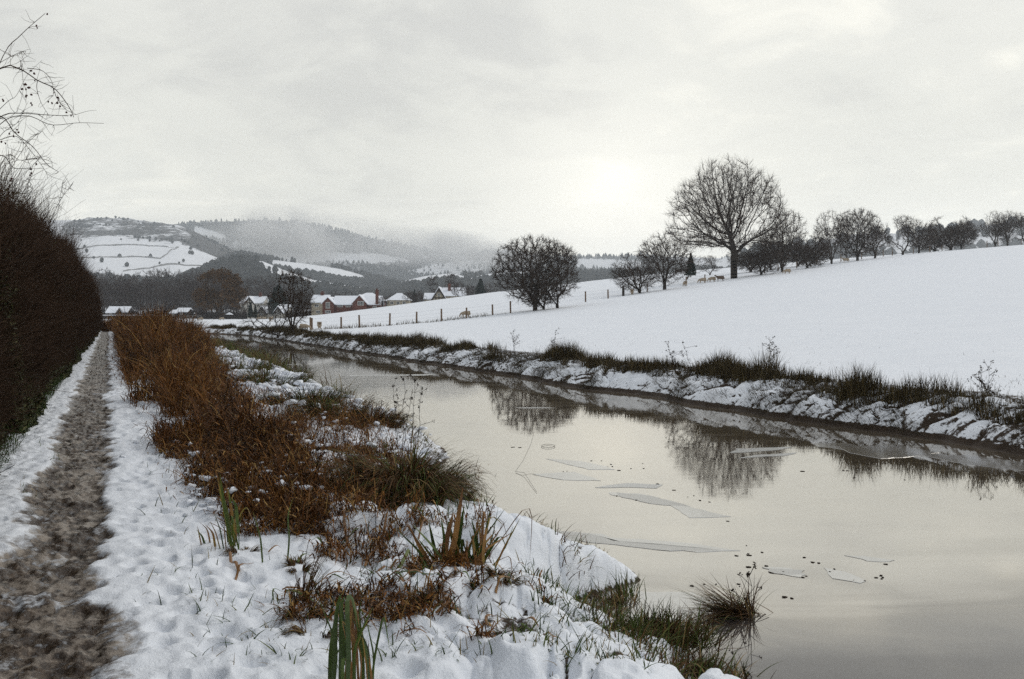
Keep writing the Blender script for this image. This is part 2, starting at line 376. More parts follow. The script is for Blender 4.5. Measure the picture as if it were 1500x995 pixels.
# path: a finer sheet of trodden mud and slush
ss = [2.0]
while ss[-1] < 95: ss.append(ss[-1] + max(.012, .0042 * ss[-1]))
ss = np.array(ss); vv = np.linspace(-.33 - .70, -.33 + .70, 90)
S, V_ = np.meshgrid(ss, vv, indexing='ij'); X, Y = xy(S, V_)
z, inf = land(X, Y, True)
e = inf['ed']; z = z + e * (.008 * vnoise(S * 22, V_ * 30, 71) + .006 * vnoise(S * 45, V_ * 60, 72) + .014 * sst(.2, .7, vnoise(S * 9, V_ * 9, 73)))
z = z + .004 * sst(.60, .50, np.abs(V_ + .33)) - .09 * sst(.61, .69, np.abs(V_ + .33))
dp, rp = cells(X * 4.4, Y * 3.2, 15); pr_ = sst(.36, .2, dp) * (rp > .3); z = z - e * .016 * pr_; z = z + e * .010 * sst(.30, .42, dp) * sst(.6, .4, dp)
mud = np.clip(e * 1.1 - .30 * e * (1 - pr_) * sst(-.1, .4, fbm(S * 1.6, V_ * 3, 3, 76)), 0, 1) * (.80 + .25 * fbm(S * 1.3, V_ * 2.5, 3, 75)) + .38 * np.exp(-np.clip(inf['edge'], 0, 9) / .12) * (1 - e)
mesh_np('path', np.stack([X, Y, z], -1).reshape(-1, 3), grid_faces(*X.shape)[:, ::-1], M['ground'], attrs=dict(mud=mud.ravel(), litter=mud.ravel() * 0))['kind'] = 'structure'

# far canal bank: snow lying on slumped turf, in a finer sheet
ss = [5.5]
while ss[-1] < 126: ss.append(ss[-1] + max(.03, .0024 * math.hypot(ss[-1], 13)))
ss = np.array(ss); dd = np.concatenate([np.linspace(-.35, 1.5, 74), np.linspace(1.53, 2.6, 22)])
S, D = np.meshgrid(ss, dd, indexing='ij'); X, Y = xy(S, D + w_far(S) - bend(S))
z, inf = land(X, Y, True)
amp = sst(-.1, .25, D) * sst(2.4, 1.2, D)
q = S + D * .9
def bank_b(S, D):
    wq = S + D * .35 + .5 * vnoise(S * .8, D * 1.1, 86); wd = D + .35 * vnoise(S * .9, D * 1.3, 87)
    f = lambda n: 2 * np.minimum(1, 2.2 * np.abs(n)) ** .7 - 1
    return (f(vnoise(wq * 1.0, wd * 1.1, 81)), f(vnoise(wq * 2.6 + 7, wd * 2.3, 82)), f(vnoise(wq * 6, wd * 4.5, 83)))
b1, b2, b3 = bank_b(S, D)
big_ = .55 + .45 * vnoise(S * .35, D * 0, 88)
z = z + amp * (.10 * b1 * big_ + .06 * b2 + .03 * b3 + .03 * vnoise((S + .8 * D) * 9, D * 3, 89))
z = z + .01 - .16 * sst(2.25, 2.6, D) - .02 * (D < -.3)
crk = np.maximum(sst(.0, -.7, b1) * (.5 + .5 * vnoise(S * .9, D, 92)), sst(.0, -.7, b2) * .9); crk = np.maximum(crk, .8 * sst(-.1, -.8, b3))
lt = .29 + .14 * vnoise(S * .45, D * .8, 94) + .46 * crk + .20 * vnoise((S + .9 * D) * 11, D * 3, 89) + .12 * vnoise((S + .9 * D) * 26, D * 5, 93) + .12 * vnoise(S * .7, D * .9, 90)
lt = np.maximum(lt, .95 * sst(.15, .05, z)); lt = np.maximum(lt, .52 * sst(.9, 1.3, D + .25 * vnoise(S * .7, D, 85)))
lt = lt * sst(2.6, 2.0, D) ** .5
mesh_np('canal_bank', np.stack([X, Y, z], -1).reshape(-1, 3), grid_faces(*X.shape)[:, ::-1], M['ground'], attrs=dict(mud=lt.ravel() * 0, litter=lt.ravel()))['kind'] = 'structure'
def bank_z(s, d):
    amp = sst(-.1, .25, d) * sst(2.4, 1.2, d); X, Y = xy(s, d + w_far(s) - bend(s)); b1, b2, b3 = bank_b(s, d)
    return X, Y, land(X, Y) + amp * (.10 * b1 * (.55 + .45 * vnoise(s * .35, d * 0, 88)) + .06 * b2)

# water
ss = np.linspace(-70, 190, 261); vv = np.linspace(2.0, 15.0, 14)
S, V_ = np.meshgrid(ss, vv, indexing='ij'); X, Y = xy(S, V_ - bend(S))
mesh_np('canal_water', np.stack([X, Y, X * 0], -1).reshape(-1, 3), grid_faces(*X.shape)[:, ::-1], M['water'])['kind'] = 'structure'

# ------------------------------------------------------------------ distant hills
def hill_mat(name, dark, thr, scale=.006, wall=False):
    m, nt, b = mat(name); g = N(nt, 'ShaderNodeNewGeometry'); P = g.outputs['Position']
    a = N(nt, 'ShaderNodeAttribute'); a.attribute_name = 'wood'
    n = noise(nt, P, scale, 6, .62); n2 = noise(nt, P, scale * 7, 4, .7)
    f = mathn(nt, 'ADD', a.outputs['Fac'], mathn(nt, 'ADD', mathn(nt, 'MULTIPLY', mathn(nt, 'SUBTRACT', n, .5), .8), mathn(nt, 'MULTIPLY', mathn(nt, 'SUBTRACT', n2, .5), .9)))
    ff = ramp(nt, f, [(.46, (0, 0, 0)), (.62, (1, 1, 1))], 'LINEAR')
    L(nt, mixc(nt, ff, (.80, .82, .86), dark), b.inputs['Base Color']); b.inputs['Roughness'].default_value = .9
    return m
M['hill'] = hill_mat('hillside under snow', (.035, .032, .03), .5)
HILLS = {}
def hill(name, Y0, Y1, sky, zf, wood, prof=1.25, nz=.05, seed=0, rough=0, nx=260):
    xs = np.array([p[0] for p in sky], float); ys = np.array([p[1] for p in sky], float)
    def h(pxx, t):
        Yc = Y0 + (Y1 - Y0) * t; X = (pxx - 750) / F * Yc
        H = CZ + (HZ - np.interp(pxx, xs, ys)) / F * Y1
        tt = np.clip(t, 0, 1); p = tt ** prof * (1 - .0) ; p = np.where(t > 1, 1 - .55 * (t - 1) ** 1.5 * 2, p)
        wX, wY = X * 6 / 1000, Yc * 6 / 1000
        z = zf + (H - zf) * p
        n = fbm(wX * 1.0, wY * 1.0, 4, seed) * np.clip(4 * tt * (1.15 - tt), 0, 1)
        z = z + (H - zf) * nz * n
        z = z + rough * (H - zf) * np.abs(fbm(X * .03, Yc * .012, 3, seed + 3)) * sst(.55, .75, t)
        return X, Yc, z
    a = np.linspace(xs[0], xs[-1], nx); t = np.linspace(0, 1.6, 120)
    A_, T_ = np.meshgrid(a, t); X, Yc, z = h(A_, T_)
    wd = wood(A_, HZ - (z - CZ) / Yc * F, T_, X, Yc)
    tag(mesh_np(name, np.stack([X, Yc, z], -1).reshape(-1, 3), grid_faces(*X.shape)[:, ::-1], M['hill'], attrs=dict(wood=np.asarray(wd, float).ravel())), kind='structure')
    return h
def poly_mask(px_, py_, poly, soft=2.0):
    """soft mask of a region given as (x, ytop, ybottom) columns"""
    xs = [p[0] for p in poly]
    top = np.interp(px_, xs, [p[1] for p in poly]); bot = np.interp(px_, xs, [p[2] for p in poly])
    m = sst(-soft, soft, py_ - top) * sst(-soft, soft, bot - py_)
    return m * (px_ > xs[0]) * (px_ < xs[-1])
def woodA(a, y, t, X, Y):
    scarp = .56 * sst(.60, .70, t) * (1 - .25 * sst(.9, 1.02, t)) + .12 * vnoise(X * .02, Y * .008, 91)
    w = .10 + scarp * sst(60, 110, a)
    w = w + .55 * sst(270, 300, a) * sst(.5, .75, t)
    return np.maximum(w, .9 * sst(.30, .2, t))
hA = hill('scarp_hill', 900, 2600, [(-500, 360), (-200, 332), (60, 323), (110, 321), (150, 320.5), (215, 325), (262, 329), (290, 340), (320, 357), (350, 372), (400, 392), (450, 410), (540, 430)], 8, woodA, 1.15, .05, 5, .04)
def woodB(a, y, t, X, Y):
    w = .60 + .25 * vnoise(X * .0035, Y * .002, 95)
    w = w - .6 * poly_mask(a, y, [(285, 332, 345), (330, 345, 352)], 3) - .38 * poly_mask(a, y, [(400, 372, 390), (470, 372, 384), (560, 374, 384), (600, 380, 386)], 3)
    return w
hB = hill('forest_hill', 2700, 4200, [(100, 350), (250, 333), (300, 327), (345, 325), (400, 323), (440, 327), (480, 335), (530, 344), (600, 360), (660, 374), (740, 390), (860, 410), (1000, 430)], 10, woodB, 1.1, .06, 7)
def woodC(a, y, t, X, Y):
    return .72 - .75 * poly_mask(a, y, [(398, 381, 392), (430, 385, 398), (470, 389, 404), (500, 395, 410), (535, 405, 413)], 1.5)
hC = hill('meadow_hill', 1150, 1900, [(300, 392), (350, 374), (398, 381), (450, 387), (500, 394), (535, 404), (580, 415), (680, 424), (800, 430)], 8, woodC, 1.0, .05, 9)
def woodD(a, y, t, X, Y): return .30 + .5 * sst(.75, .45, t) + .25 * vnoise(X * .01, Y * .006, 97) + .3 * sst(390, 340, a)
hD = hill('wooded_slope', 760, 1250, [(200, 428), (260, 412), (310, 392), (350, 381), (385, 384), (420, 398), (460, 411), (520, 420), (600, 430), (700, 436)], 6, woodD, 1.0, .06, 11)
def woodE(a, y, t, X, Y): return .66 - .75 * poly_mask(a, y, [(578, 414, 421), (620, 405, 416), (660, 400, 411), (690, 408, 413), (710, 402, 408), (770, 398, 408), (800, 402, 406)], 1.5)
hE = hill('lower_hill', 900, 1700, [(540, 424), (578, 415), (620, 405), (660, 400), (685, 405), (715, 401), (770, 396), (850, 400), (920, 400), (1000, 396), (1200, 396)], 6, woodE, 1.0, .04, 13)
def woodF(a, y, t, X, Y): return .62 + .3 * vnoise(X * .004, Y * .002, 99) - .5 * poly_mask(a, y, [(845, 380, 392), (880, 380, 395), (940, 384, 396)], 3)
hF = hill('far_hill', 2600, 3900, [(560, 392), (640, 378), (690, 371), (740, 369), (800, 375), (850, 376), (900, 374), (950, 373), (1050, 378), (1150, 372), (1220, 362)], 8, woodF, 1.0, .05, 15)
hG = hill('right_hill', 1200, 2300, [(1080, 372), (1200, 352), (1260, 343), (1330, 343), (1400, 338), (1440, 330), (1500, 327), (1600, 322), (1900, 320), (2200, 340)], 8, woodF, 1.0, .05, 17)

# woods on the hills (far-off masses)
def cone_trees(P, H, W, seed=0, round_=False):
    n = len(P); r = np.random.default_rng(seed); k = 5
    a = np.arange(k) / k * 2 * math.pi
    lev = [(0.0, .75), (.3, 1.0), (.65, .62), (1.0, .0)] if not round_ else [(0.0, .35), (.35, 1.0), (.75, .75), (1.0, .0)]
    V = np.zeros((n, k * 3 + 1, 3))
    for j, (zz_, rr) in enumerate(lev[:3]):
        jr = 1 + .3 * r.uniform(-1, 1, (n, k))
        V[:, j * k:(j + 1) * k, 0] = np.cos(a)[None] * (W * rr)[:, None] * jr
        V[:, j * k:(j + 1) * k, 1] = np.sin(a)[None] * (W * rr)[:, None] * jr
        V[:, j * k:(j + 1) * k, 2] = (H * zz_)[:, None]
    V[:, -1, 2] = H
    V += P[:, None, :]
    q = []
    for j in range(2):
        for i in range(k): q.append([j * k + i, j * k + (i + 1) % k, (j + 1) * k + (i + 1) % k, (j + 1) * k + i])
    t = [[2 * k + i, 2 * k + (i + 1) % k, 3 * k] for i in range(k)]
    off = (np.arange(n) * (3 * k + 1))[:, None, None]
    return V.reshape(-1, 3), (np.array(q)[None] + off).reshape(-1, 4), (np.array(t)[None] + off).reshape(-1, 3)
m, nt_, b = mat('far conifers'); a_ = N(nt_, 'ShaderNodeNewGeometry')
nz_ = noise(nt_, a_.outputs['Position'], .01, 3, .6)
L(nt_, ramp(nt_, nz_, [(.35, (.022, .026, .026)), (.7, (.05, .05, .048))], 'LINEAR'), b.inputs['Base Color']); b.inputs['Roughness'].default_value = 1
M['farwood'] = m
def wood_on(name, label, h, n, x0, x1, t0, t1, prob, Hm, round_, seed, matn='farwood', aspect=.28):
    r = np.random.default_rng(seed); a = r.uniform(x0, x1, n); t = r.uniform(t0, t1, n)
    X, Y, z = h(a, t); y = HZ - (z - CZ) / Y * F
    keep = r.uniform(0, 1, n) < prob(a, y, t, X, Y)
    X, Y, z = X[keep], Y[keep], z[keep]
    H = Hm * r.uniform(.6, 1.3, len(X)); W = H * (aspect if not round_ else .42) * r.uniform(.8, 1.25, len(X))
    V, q, t_ = cone_trees(np.stack([X, Y, z - .5], -1), H, W, seed, round_)
    tag(mesh_np(name, V, [q, t_], M[matn], smooth=False), label, 'woodland', None, 'stuff')
wood_on('far_conifer_forest', 'misty conifer forest covering the highest far hill', hB, 16000, 260, 1000, .1, 1.02,
        lambda a, y, t, X, Y: sst(.38, .6, woodB(a, y, t, X, Y)) * (.25 + .75 * sst(-.3, .2, vnoise(X * .005, Y * .003, 101))), 14, False, 1)
wood_on('far_ridge_woodland', 'hazy belt of woodland on the ridge behind the twin hawthorns', hF, 6000, 560, 1200, .2, 1.02,
        lambda a, y, t, X, Y: sst(.35, .6, woodF(a, y, t, X, Y)), 13, False, 2)
wood_on('valley_side_woodland', 'dark bare woodland around the long snowy meadow', hC, 9000, 300, 800, 0, 1.02,
        lambda a, y, t, X, Y: sst(.4, .6, woodC(a, y, t, X, Y)) * .9, 9, True, 3)
wood_on('slope_woodland', 'grey wooded slope above the white gabled house', hD, 6000, 220, 700, 0, 1.02,
        lambda a, y, t, X, Y: sst(.3, .65, woodD(a, y, t, X, Y)), 8, True, 4)
wood_on('lower_woodland', 'dark woodland below the small curved snow field', hE, 6000, 540, 1200, 0, 1.0,
        lambda a, y, t, X, Y: sst(.4, .6, woodE(a, y, t, X, Y)), 9, True, 5)
wood_on('scarp_scrub', 'scrub and crags along the rocky scarp', hA, 3800, 40, 460, .12, 1.0,
        lambda a, y, t, X, Y: .03 + .8 * sst(.45, .75, woodA(a, y, t, X, Y) + .35 * vnoise(X * .012, Y * .006, 104)) * sst(.05, .4, vnoise(X * .01, Y * .006, 103) + .35 * (t < .35) + .4 * (a > 285)) * sst(1.0, .9, t), 6.5, True, 6)
wood_on('right_ridge_woodland', 'faint blue woodland on the ridge behind the right-hand trees', hG, 3500, 1080, 2200, .1, 1.02,
        lambda a, y, t, X, Y: sst(.35, .65, woodF(a, y, t, X, Y)), 16, True, 8)

# dry stone walls and hedge lines on the scarp hill
def hill_line(name, label, h, pts, ht, wd, mt='wall_stone'):
    P = []
    for (a0, t0), (a1, t1) in zip(pts[:-1], pts[1:]):
        for k in range(14): P.append((a0 + (a1 - a0) * k / 14, t0 + (t1 - t0) * k / 14))
    P.append(pts[-1]); P = np.array(P); X, Y, z = h(P[:, 0], P[:, 1])
    n = len(X); H = ht * (.8 + .5 * rng.uniform(size=n)); V = np.zeros((n, 4, 3))
    for j, (dy, dz) in enumerate(((-wd, -1), (-wd, 1), (wd, 1), (wd, -1))):
        V[:, j, 0] = X; V[:, j, 1] = Y + dy; V[:, j, 2] = z + (H if dz > 0 else -2)
    i = np.arange(n - 1)[:, None] * 4
    q = np.concatenate([i + np.array([[j, (j + 1) % 4, (j + 1) % 4 + 4, j + 4]]) for j in range(4)])
    tag(mesh_np(name, V.reshape(-1, 3), q, M[mt], smooth=False), label, 'stone wall')
hill_line('field_wall', 'upper dry stone wall just under the rocky scarp', hA, [(95, .52), (150, .57), (200, .6), (240, .62), (262, .60)], 2.2, 1)
hill_line('field_wall', 'middle dry stone wall dipping across the white hillside', hA, [(95, .37), (150, .43), (205, .46), (235, .45), (250, .52), (262, .60)], 1.9, 1)
hill_line('field_wall', 'lowest dry stone wall running to the dark thicket on the hill', hA, [(180, .28), (240, .33), (300, .37), (350, .37)], 1.9, 1)

# ------------------------------------------------------------------ trees
def unit(a): return a / np.maximum(1e-9, np.linalg.norm(a, axis=-1, keepdims=True))
def colonize(attr, P0, par0, di, dk, step, iters=160, bias=(0, 0, .12), jit=.12, seed=0):
    r = np.random.default_rng(seed); P = [np.array(p, float) for p in P0]; par = list(par0)
    A = np.array(attr, float); arr = np.array(P)
    D = np.linalg.norm(A[:, None] - arr[None], axis=2); near = D.argmin(1); dist = D.min(1)
    bias = np.array(bias)
    seen = {}
    for it in range(iters):
        if not len(A): break
        act = dist < di
        if not act.any(): act = dist < dist.min() * 1.2
        arr = np.array(P)
        dirs = unit(A[act] - arr[near[act]]); idx = near[act]
        acc = np.zeros((len(P), 3)); np.add.at(acc, idx, dirs)
        u = np.unique(idx); u = [k for k in u if seen.get(k, 0) < 4]
        if not len(u): break
        u = np.array(u)
        nd = unit(unit(acc[u]) + bias + r.normal(0, jit, (len(u), 3)))
        new = arr[u] + nd * step; n0 = len(P)
        for k, p in zip(u, new): seen[k] = seen.get(k, 0) + 1; P.append(p); par.append(int(k))
        D = np.linalg.norm(A[:, None] - new[None], axis=2); j = D.argmin(1); dm = D.min(1)
        m = dm < dist; near = np.where(m, j + n0, near); dist = np.where(m, dm, dist)
        keep = dist > dk; A = A[keep]; near = near[keep]; dist = dist[keep]
    return np.array(P), np.array(par)
def radii(P, par, tip, ex=2.3, cap=None):
    n = len(P); acc = np.zeros(n)
    for i in range(n - 1, -1, -1):
        if acc[i] == 0: acc[i] = tip ** ex
        if par[i] >= 0: acc[par[i]] += acc[i]
    r = acc ** (1 / ex)
    return np.minimum(r, cap) if cap else r
def prisms(p0, p1, r0, r1, sides):
    d = unit(p1 - p0); ref = np.where(np.abs(d[:, 2:3]) < .9, np.array([[0, 0, 1.]]), np.array([[1., 0, 0]]))
    a = unit(np.cross(d, ref)); b_ = np.cross(d, a); n = len(p0)
    th = np.arange(sides) / sides * 2 * math.pi
    ring = np.cos(th)[None, :, None] * a[:, None] + np.sin(th)[None, :, None] * b_[:, None]
    V = np.concatenate([(p0 - d * r0[:, None] * .2)[:, None] + ring * r0[:, None, None], (p1 + d * r1[:, None] * .2)[:, None] + ring * r1[:, None, None]], 1)
    i = np.arange(sides); j = (i + 1) % sides
    q = np.stack([i, j, j + sides, i + sides], 1)
    Fq = (q[None] + (np.arange(n) * sides * 2)[:, None, None]).reshape(-1, 4)
    return V.reshape(-1, 3), Fq
def merge(parts):
    V = []; Fq = []; n = 0
    for v, f in parts:
        V.append(v); Fq.append(f + n); n += len(v)
    return np.concatenate(V), np.concatenate(Fq)
def twigs(P, D, n_per, ln, r, seed, up=.25, spread=.8, segs=2):
    rg = np.random.default_rng(seed); P = np.repeat(P, n_per, 0); D = np.repeat(D, n_per, 0)
    d = unit(D + rg.normal(0, spread, P.shape) + np.array([0, 0, up])); l = ln * rg.uniform(.4, 1.2, len(P))
    out = []; p = P; rr = np.full(len(P), r)
    for k in range(segs):
        p1 = p + d * (l / segs)[:, None]; out.append((p, p1, rr * (1 - k / segs * .5), rr * (1 - (k + 1) / segs * .6)))
        p = p1; d = unit(d + rg.normal(0, .25, d.shape) + np.array([0, 0, up * .3]))
    return [np.concatenate([o[i] for o in out]) for i in range(4)], p
def bez(P0, n):  # catmull through points
    P0 = np.array(P0, float); t = np.linspace(0, len(P0) - 1, n); return np.stack([np.interp(t, range(len(P0)), P0[:, k]) for k in range(3)], 1)
def ell(n, c, r, seed, power=.5, zmin=None, floor=None):
    rg = np.random.default_rng(seed); d = unit(rg.normal(size=(n, 3))); rr = rg.uniform(0, 1, n) ** power
    p = np.array(c) + d * rr[:, None] * np.array(r)
    if zmin is not None: p = p[p[:, 2] > zmin]
    return p
def make_tree(name, stems, attr, di, dk, step, tip, tw, thick, seed, bark='bark', twig='twig', bias=(0, 0, .12), cap=None, leaves=None, jit=.12, ex=2.3):
    """returns meshes (trunk, crown[, leaves]) for an upright tree at the origin"""
    P0 = []; par = []
    for st in stems:
        b0 = len(P0)
        for k, p in enumerate(st): P0.append(p); par.append(b0 + k - 1 if k else -1)
    P, par = colonize(attr, P0, par, di, dk, step, bias=bias, seed=seed, jit=jit)
    r = radii(P, par, tip, ex, cap)
    ch = np.nonzero(par >= 0)[0]; p0 = P[par[ch]]; p1 = P[ch]
    r0 = np.minimum(r[par[ch]], r[ch] * 1.25); r1 = r[ch]
    big = r1 > thick
    trunk = merge([prisms(p0[big], p1[big], r0[big], r1[big], 7)])
    small = ~big
    parts = [prisms(p0[small], p1[small], r0[small], r1[small], 3)]
    D = unit(p1 - p0); thin = r1 < tip * tw[4]
    (q0, q1, s0, s1), ends = twigs(p1[thin], D[thin], tw[0], tw[1], tw[2], seed + 1, up=tw[3], spread=.5, segs=2)
    parts.append(prisms(q0, q1, s0, s1, 3))
    crown = merge(parts)
    # root flare
    me = [('trunk', mesh_np(name + '_trunk', trunk[0], trunk[1], M[bark], link=False)), ('crown', mesh_np(name + '_crown', crown[0], crown[1], M[twig], link=False))]
    if leaves:
        n, size = leaves; rg = np.random.default_rng(seed + 5)
        c = ends[rg.integers(0, len(ends), n)] + rg.normal(0, size, (n, 3))
        me.append(('foliage', leaf_mesh(name + '_leaves', c, size, seed, M['brown_leaf'])))
    return me
def leaf_quads(c, size, seed, flat=0):
    rg = np.random.default_rng(seed); n = len(c); a = unit(rg.normal(size=(n, 3)))
    b_ = unit(np.cross(a, rg.normal(size=(n, 3)))); nrm = np.cross(a, b_)
    s = (size * rg.uniform(.5, 1.3, n))[:, None]
    V = np.stack([c - a * s, c + b_ * s * .45 + nrm * s * .2, c + a * s, c - b_ * s * .45 + nrm * s * .2], 1).reshape(-1, 3)
    return V, np.arange(n * 4).reshape(-1, 4), np.repeat(rg.uniform(0, 1, n), 4)
def leaf_mesh(name, c, size, seed, m):
    V, Fq, sh = leaf_quads(c, size, seed); return mesh_np(name, V, Fq, m, attrs=dict(shade=sh), link=False, smooth=False)
def place_tree(meshes, name, X, Y, z, label, cat='tree', group=None, rz=0, scale=(1, 1, 1)):
    t = thing(name, (X, Y, z), label, cat, group, rz); t.scale = scale
    for nm, me in meshes:
        o = bpy.data.objects.new(nm, me); col.objects.link(o); o.parent = t
    return t
def at(pxx, Y, pyy=None):
    X = px(pxx, Y); return X, Y, (pz(pyy, Y) if pyy is not None else ground(X, Y))

# the great round-headed tree
att = ell(6500, (-1.0, 0, 7.6), (9.0, 8.0, 10.2), 1, .46, 2.7)
att = att[(att[:, 2] > 7.6) | (rng.uniform(0, 1, len(att)) < .75)]
att[:, 2] = np.where(att[:, 2] < 7.6, 7.6 + (att[:, 2] - 7.6) * .62, att[:, 2])
_q = fbm(att[:, 0] * .28, att[:, 2] * .28, 2, 61) + fbm(att[:, 1] * .3, att[:, 2] * .3, 2, 62); att = att[_q > -.22]
big = make_tree('great_tree', [bez([(0, 0, -.3), (-.02, 0, 1.5), (0, 0, 3.0)], 8)], att, 4.2, .58, .42, .022, (5, 1.25, .013, .55, 2.4), .09, 3, bias=(0, 0, .10), cap=.52, ex=2.15)
X, Y, _ = at(1075, 146)
place_tree(big, 'ash_tree', X, Y, ground(X, Y) - .1, 'great bare tree with a wide round crown, much the tallest on the snowy field')

def hawthorn(seed, h=7.5, w=4.2, nst=5, stem=1.3, n=1900, lean=0, dens=3, cz=.54):
    rg = random.Random(seed); st = []
    for k in range(nst):
        a = k / nst * 6.283 + rg.uniform(-.4, .4); q = rg.uniform(.25, .6)
        st.append(bez([(math.cos(a) * .12, math.sin(a) * .12, -.3), (math.cos(a) * .25 * q + lean * .3, math.sin(a) * .25 * q, stem * .5), (math.cos(a) * q * 1.2 + lean, math.sin(a) * q * 1.2, stem * rg.uniform(1, 1.4))], 7))
    att = ell(n, (lean * 1.6, 0, h * cz), (w, w * .9, h * (1 - cz)), seed, .42, .35)
    # uneven outline
    k = fbm(att[:, 0] * .45 + seed, att[:, 2] * .45, 2, seed) + fbm(att[:, 1] * .45 + seed, att[:, 2] * .45, 2, seed + 4)
    att = att[k > -.16]
    return make_tree('hawthorn%d' % seed, st, att, 2.0, .33, .24, .0145, (dens + 3, .55, .0115, .2, 2.6), .05 if h > 5 else .022, seed, bias=(0, 0, .04), jit=.28, cap=.2)
haw = [hawthorn(21, dens=3), hawthorn(22, 6.5, 3.6, 3, 1.8, 1600, 0, 1), hawthorn(23, 7, 3.9, 4, 1.0, 1900, .5, 0), hawthorn(24, 8.5, 3.8, 6, 1.2, 1900, 0, 0, .58), hawthorn(25, 5.5, 3.8, 4, .9, 1800, -.5, 2, .5), hawthorn(26, 5.4, 2.1, 6, 1.4, 1500, 0, 2, .58), hawthorn(27, 2.8, 2.4, 5, .4, 500, -.8, -2, .5)]
def put(k, pxx, Y, hp, label, rz=0, wx=1.0, name='hawthorn_tree', base=None, cat='tree', group='field boundary trees'):
    """hp = height in photograph pixels"""
    X = px(pxx, Y); hs = {0: 7.5, 1: 6.5, 2: 7, 3: 8.5, 4: 5.5}[k]
    sc_ = hp * Y / F / hs
    return place_tree(haw[k], name, X, Y, ground(X, Y) - .05, label, cat, group, rz, (sc_ * wx, sc_ * wx, sc_))
put(0, 784, 102, 112, 'larger left one of the twin bare hawthorns standing in the open field', .3, 1.08)
put(4, 797, 103.5, 58, 'low twiggy thorn filling the gap between the twin hawthorns', .9, .95)
put(2, 817, 104, 98, 'smaller right one of the twin bare hawthorns, leaning over its neighbour', 2.2, .88)
put(4, 938, 122, 62, 'low dense hawthorn beside the thick dark fence post', .6, .95)
put(1, 973, 126, 85, 'open branched hawthorn between the low dense one and the grazing sheep', 1.9, 1.0)
put(3, 1146, 152, 96, 'upright many stemmed tree just right of the great round tree', .2, .92)
put(4, 1114, 148, 52, 'small crooked thorn squeezed between great tree and many stemmed tree', 2.5, 1.0)
put(4, 1182, 157, 50, 'low black thorn bush right of the many stemmed tree', 4.0, 1.05)
put(3, 1218, 166, 80, 'first tall tree of the ridge row, with narrow upright crown', 1.2, .85)
put(0, 1256, 170, 78, 'second tall tree of the ridge row, crown touching the first', 2.9, .85)
put(1, 1282, 176, 50, 'small leaning tree in the ridge row under the second tall tree', 4.4, 1.0)
put(2, 1322, 188, 60, 'round tree in the ridge row with a short thick trunk', .9, 1.0)
put(1, 1346, 190, 50, 'thin leaning tree touching the round ridge tree', 3.1, 1.0)
put(4, 1393, 203, 52, 'wide dense dark thorn standing alone on the ridge', 1.1, 1.15)
put(0, 1408, 206, 44, 'small dense thorn joined to the wide dark ridge thorn', 2.1, 1.05)
put(3, 1458, 212, 54, 'spreading pale tree near the end of the ridge row', .1, 1.0)
put(1, 1476, 215, 52, 'thin tree beside the spreading pale ridge tree', 5.1, .9)
put(2, 1504, 220, 50, 'last tree of the ridge row, cut by the picture edge', 3.6, 1.0)
put(0, 1560, 228, 50, 'tree of the ridge row beyond the picture edge', 3.0, 1.0)
# low black bushes between the big tree and its neighbours, behind the fence
for i, (p_, Y_, h_) in enumerate([(1006, 168, 36), (1100, 170, 42), (1130, 168, 44), (1168, 172, 48), (1240, 184, 36), (1370, 214, 34), (1040, 178, 30)]):
    put(4 if i % 2 else 2, p_, Y_, h_, 'dark scrubby bush in the line behind the great tree and the ridge row', i * 1.3, 1.35, 'scrub_bush', None, 'bush', 'scrub behind the field boundary')

# waterside alder bush on the far bank, left
X, Y, _ = at(428, 79)
t = place_tree(haw[5], 'alder_bush', X, Y, ground(X, Y) - .05, 'bare black bush at the water edge before the red brick house', 'bush', None, 1.0, (.95, .95, .98))
X, Y, _ = at(412, 80)
place_tree(haw[6], 'alder_bush', X, Y, ground(X, Y) - .05, 'low straggling bare bush joined to the left of the black waterside bush', 'bush', None, 0, (.95, .95, .8))

# background broadleaf trees
def bgtree(seed, h=13, w=5.5, n=700, r=.035, dens=4):
    att = ell(n, (0, 0, h * .58), (w, w, h * .43), seed, .45, 2.0)
    k = fbm(att[:, 0] * .3 + seed, att[:, 2] * .3, 2, seed); att = att[k > -.3]
    return make_tree('bg%d' % seed, [bez([(0, 0, -.6), (0, 0, 2.2)], 4)], att, 3.5, .75, .55, .03, (dens, 1.1, r, .25, 2.4), .12, seed, twig='far_twig', bias=(0, 0, .12), jit=.2, cap=.4)
bgt = [bgtree(41), bgtree(42, 15, 5), bgtree(43, 11, 5.5, 700, .035, 5), bgtree(44, 14, 4, 500)]
oak_att = ell(1500, (0, 0, 7.4), (7.2, 6.8, 6.9), 45, .4, 1.2)
oak_att = oak_att[fbm(oak_att[:, 0] * .3, oak_att[:, 2] * .3, 2, 3) + fbm(oak_att[:, 1] * .3, oak_att[:, 2] * .3, 2, 8) > -.22]
oakm = make_tree('oak', [bez([(0, 0, -.6), (.1, 0, 2.0)], 4)], oak_att, 3.5, .7, .5, .03, (3, .9, .022, .2, 2.4), .12, 45, cap=.5, leaves=(17000, .23), jit=.2)
X, Y, _ = at(322, 282)
place_tree(oakm, 'oak_tree', X, Y, ground(X, Y), 'big brown oak still in withered leaf at the edge of the snowy field')
tb = random.Random(5); k = 0
rows = []
for p_ in range(20, 345, 11): rows.append((p_ + tb.uniform(-4, 4), tb.uniform(330, 370), tb.uniform(46, 62)))
for p_ in range(10, 420, 13): rows.append((p_ + tb.uniform(-5, 5), tb.uniform(400, 520), tb.uniform(54, 74) - (p_ > 320) * 14))
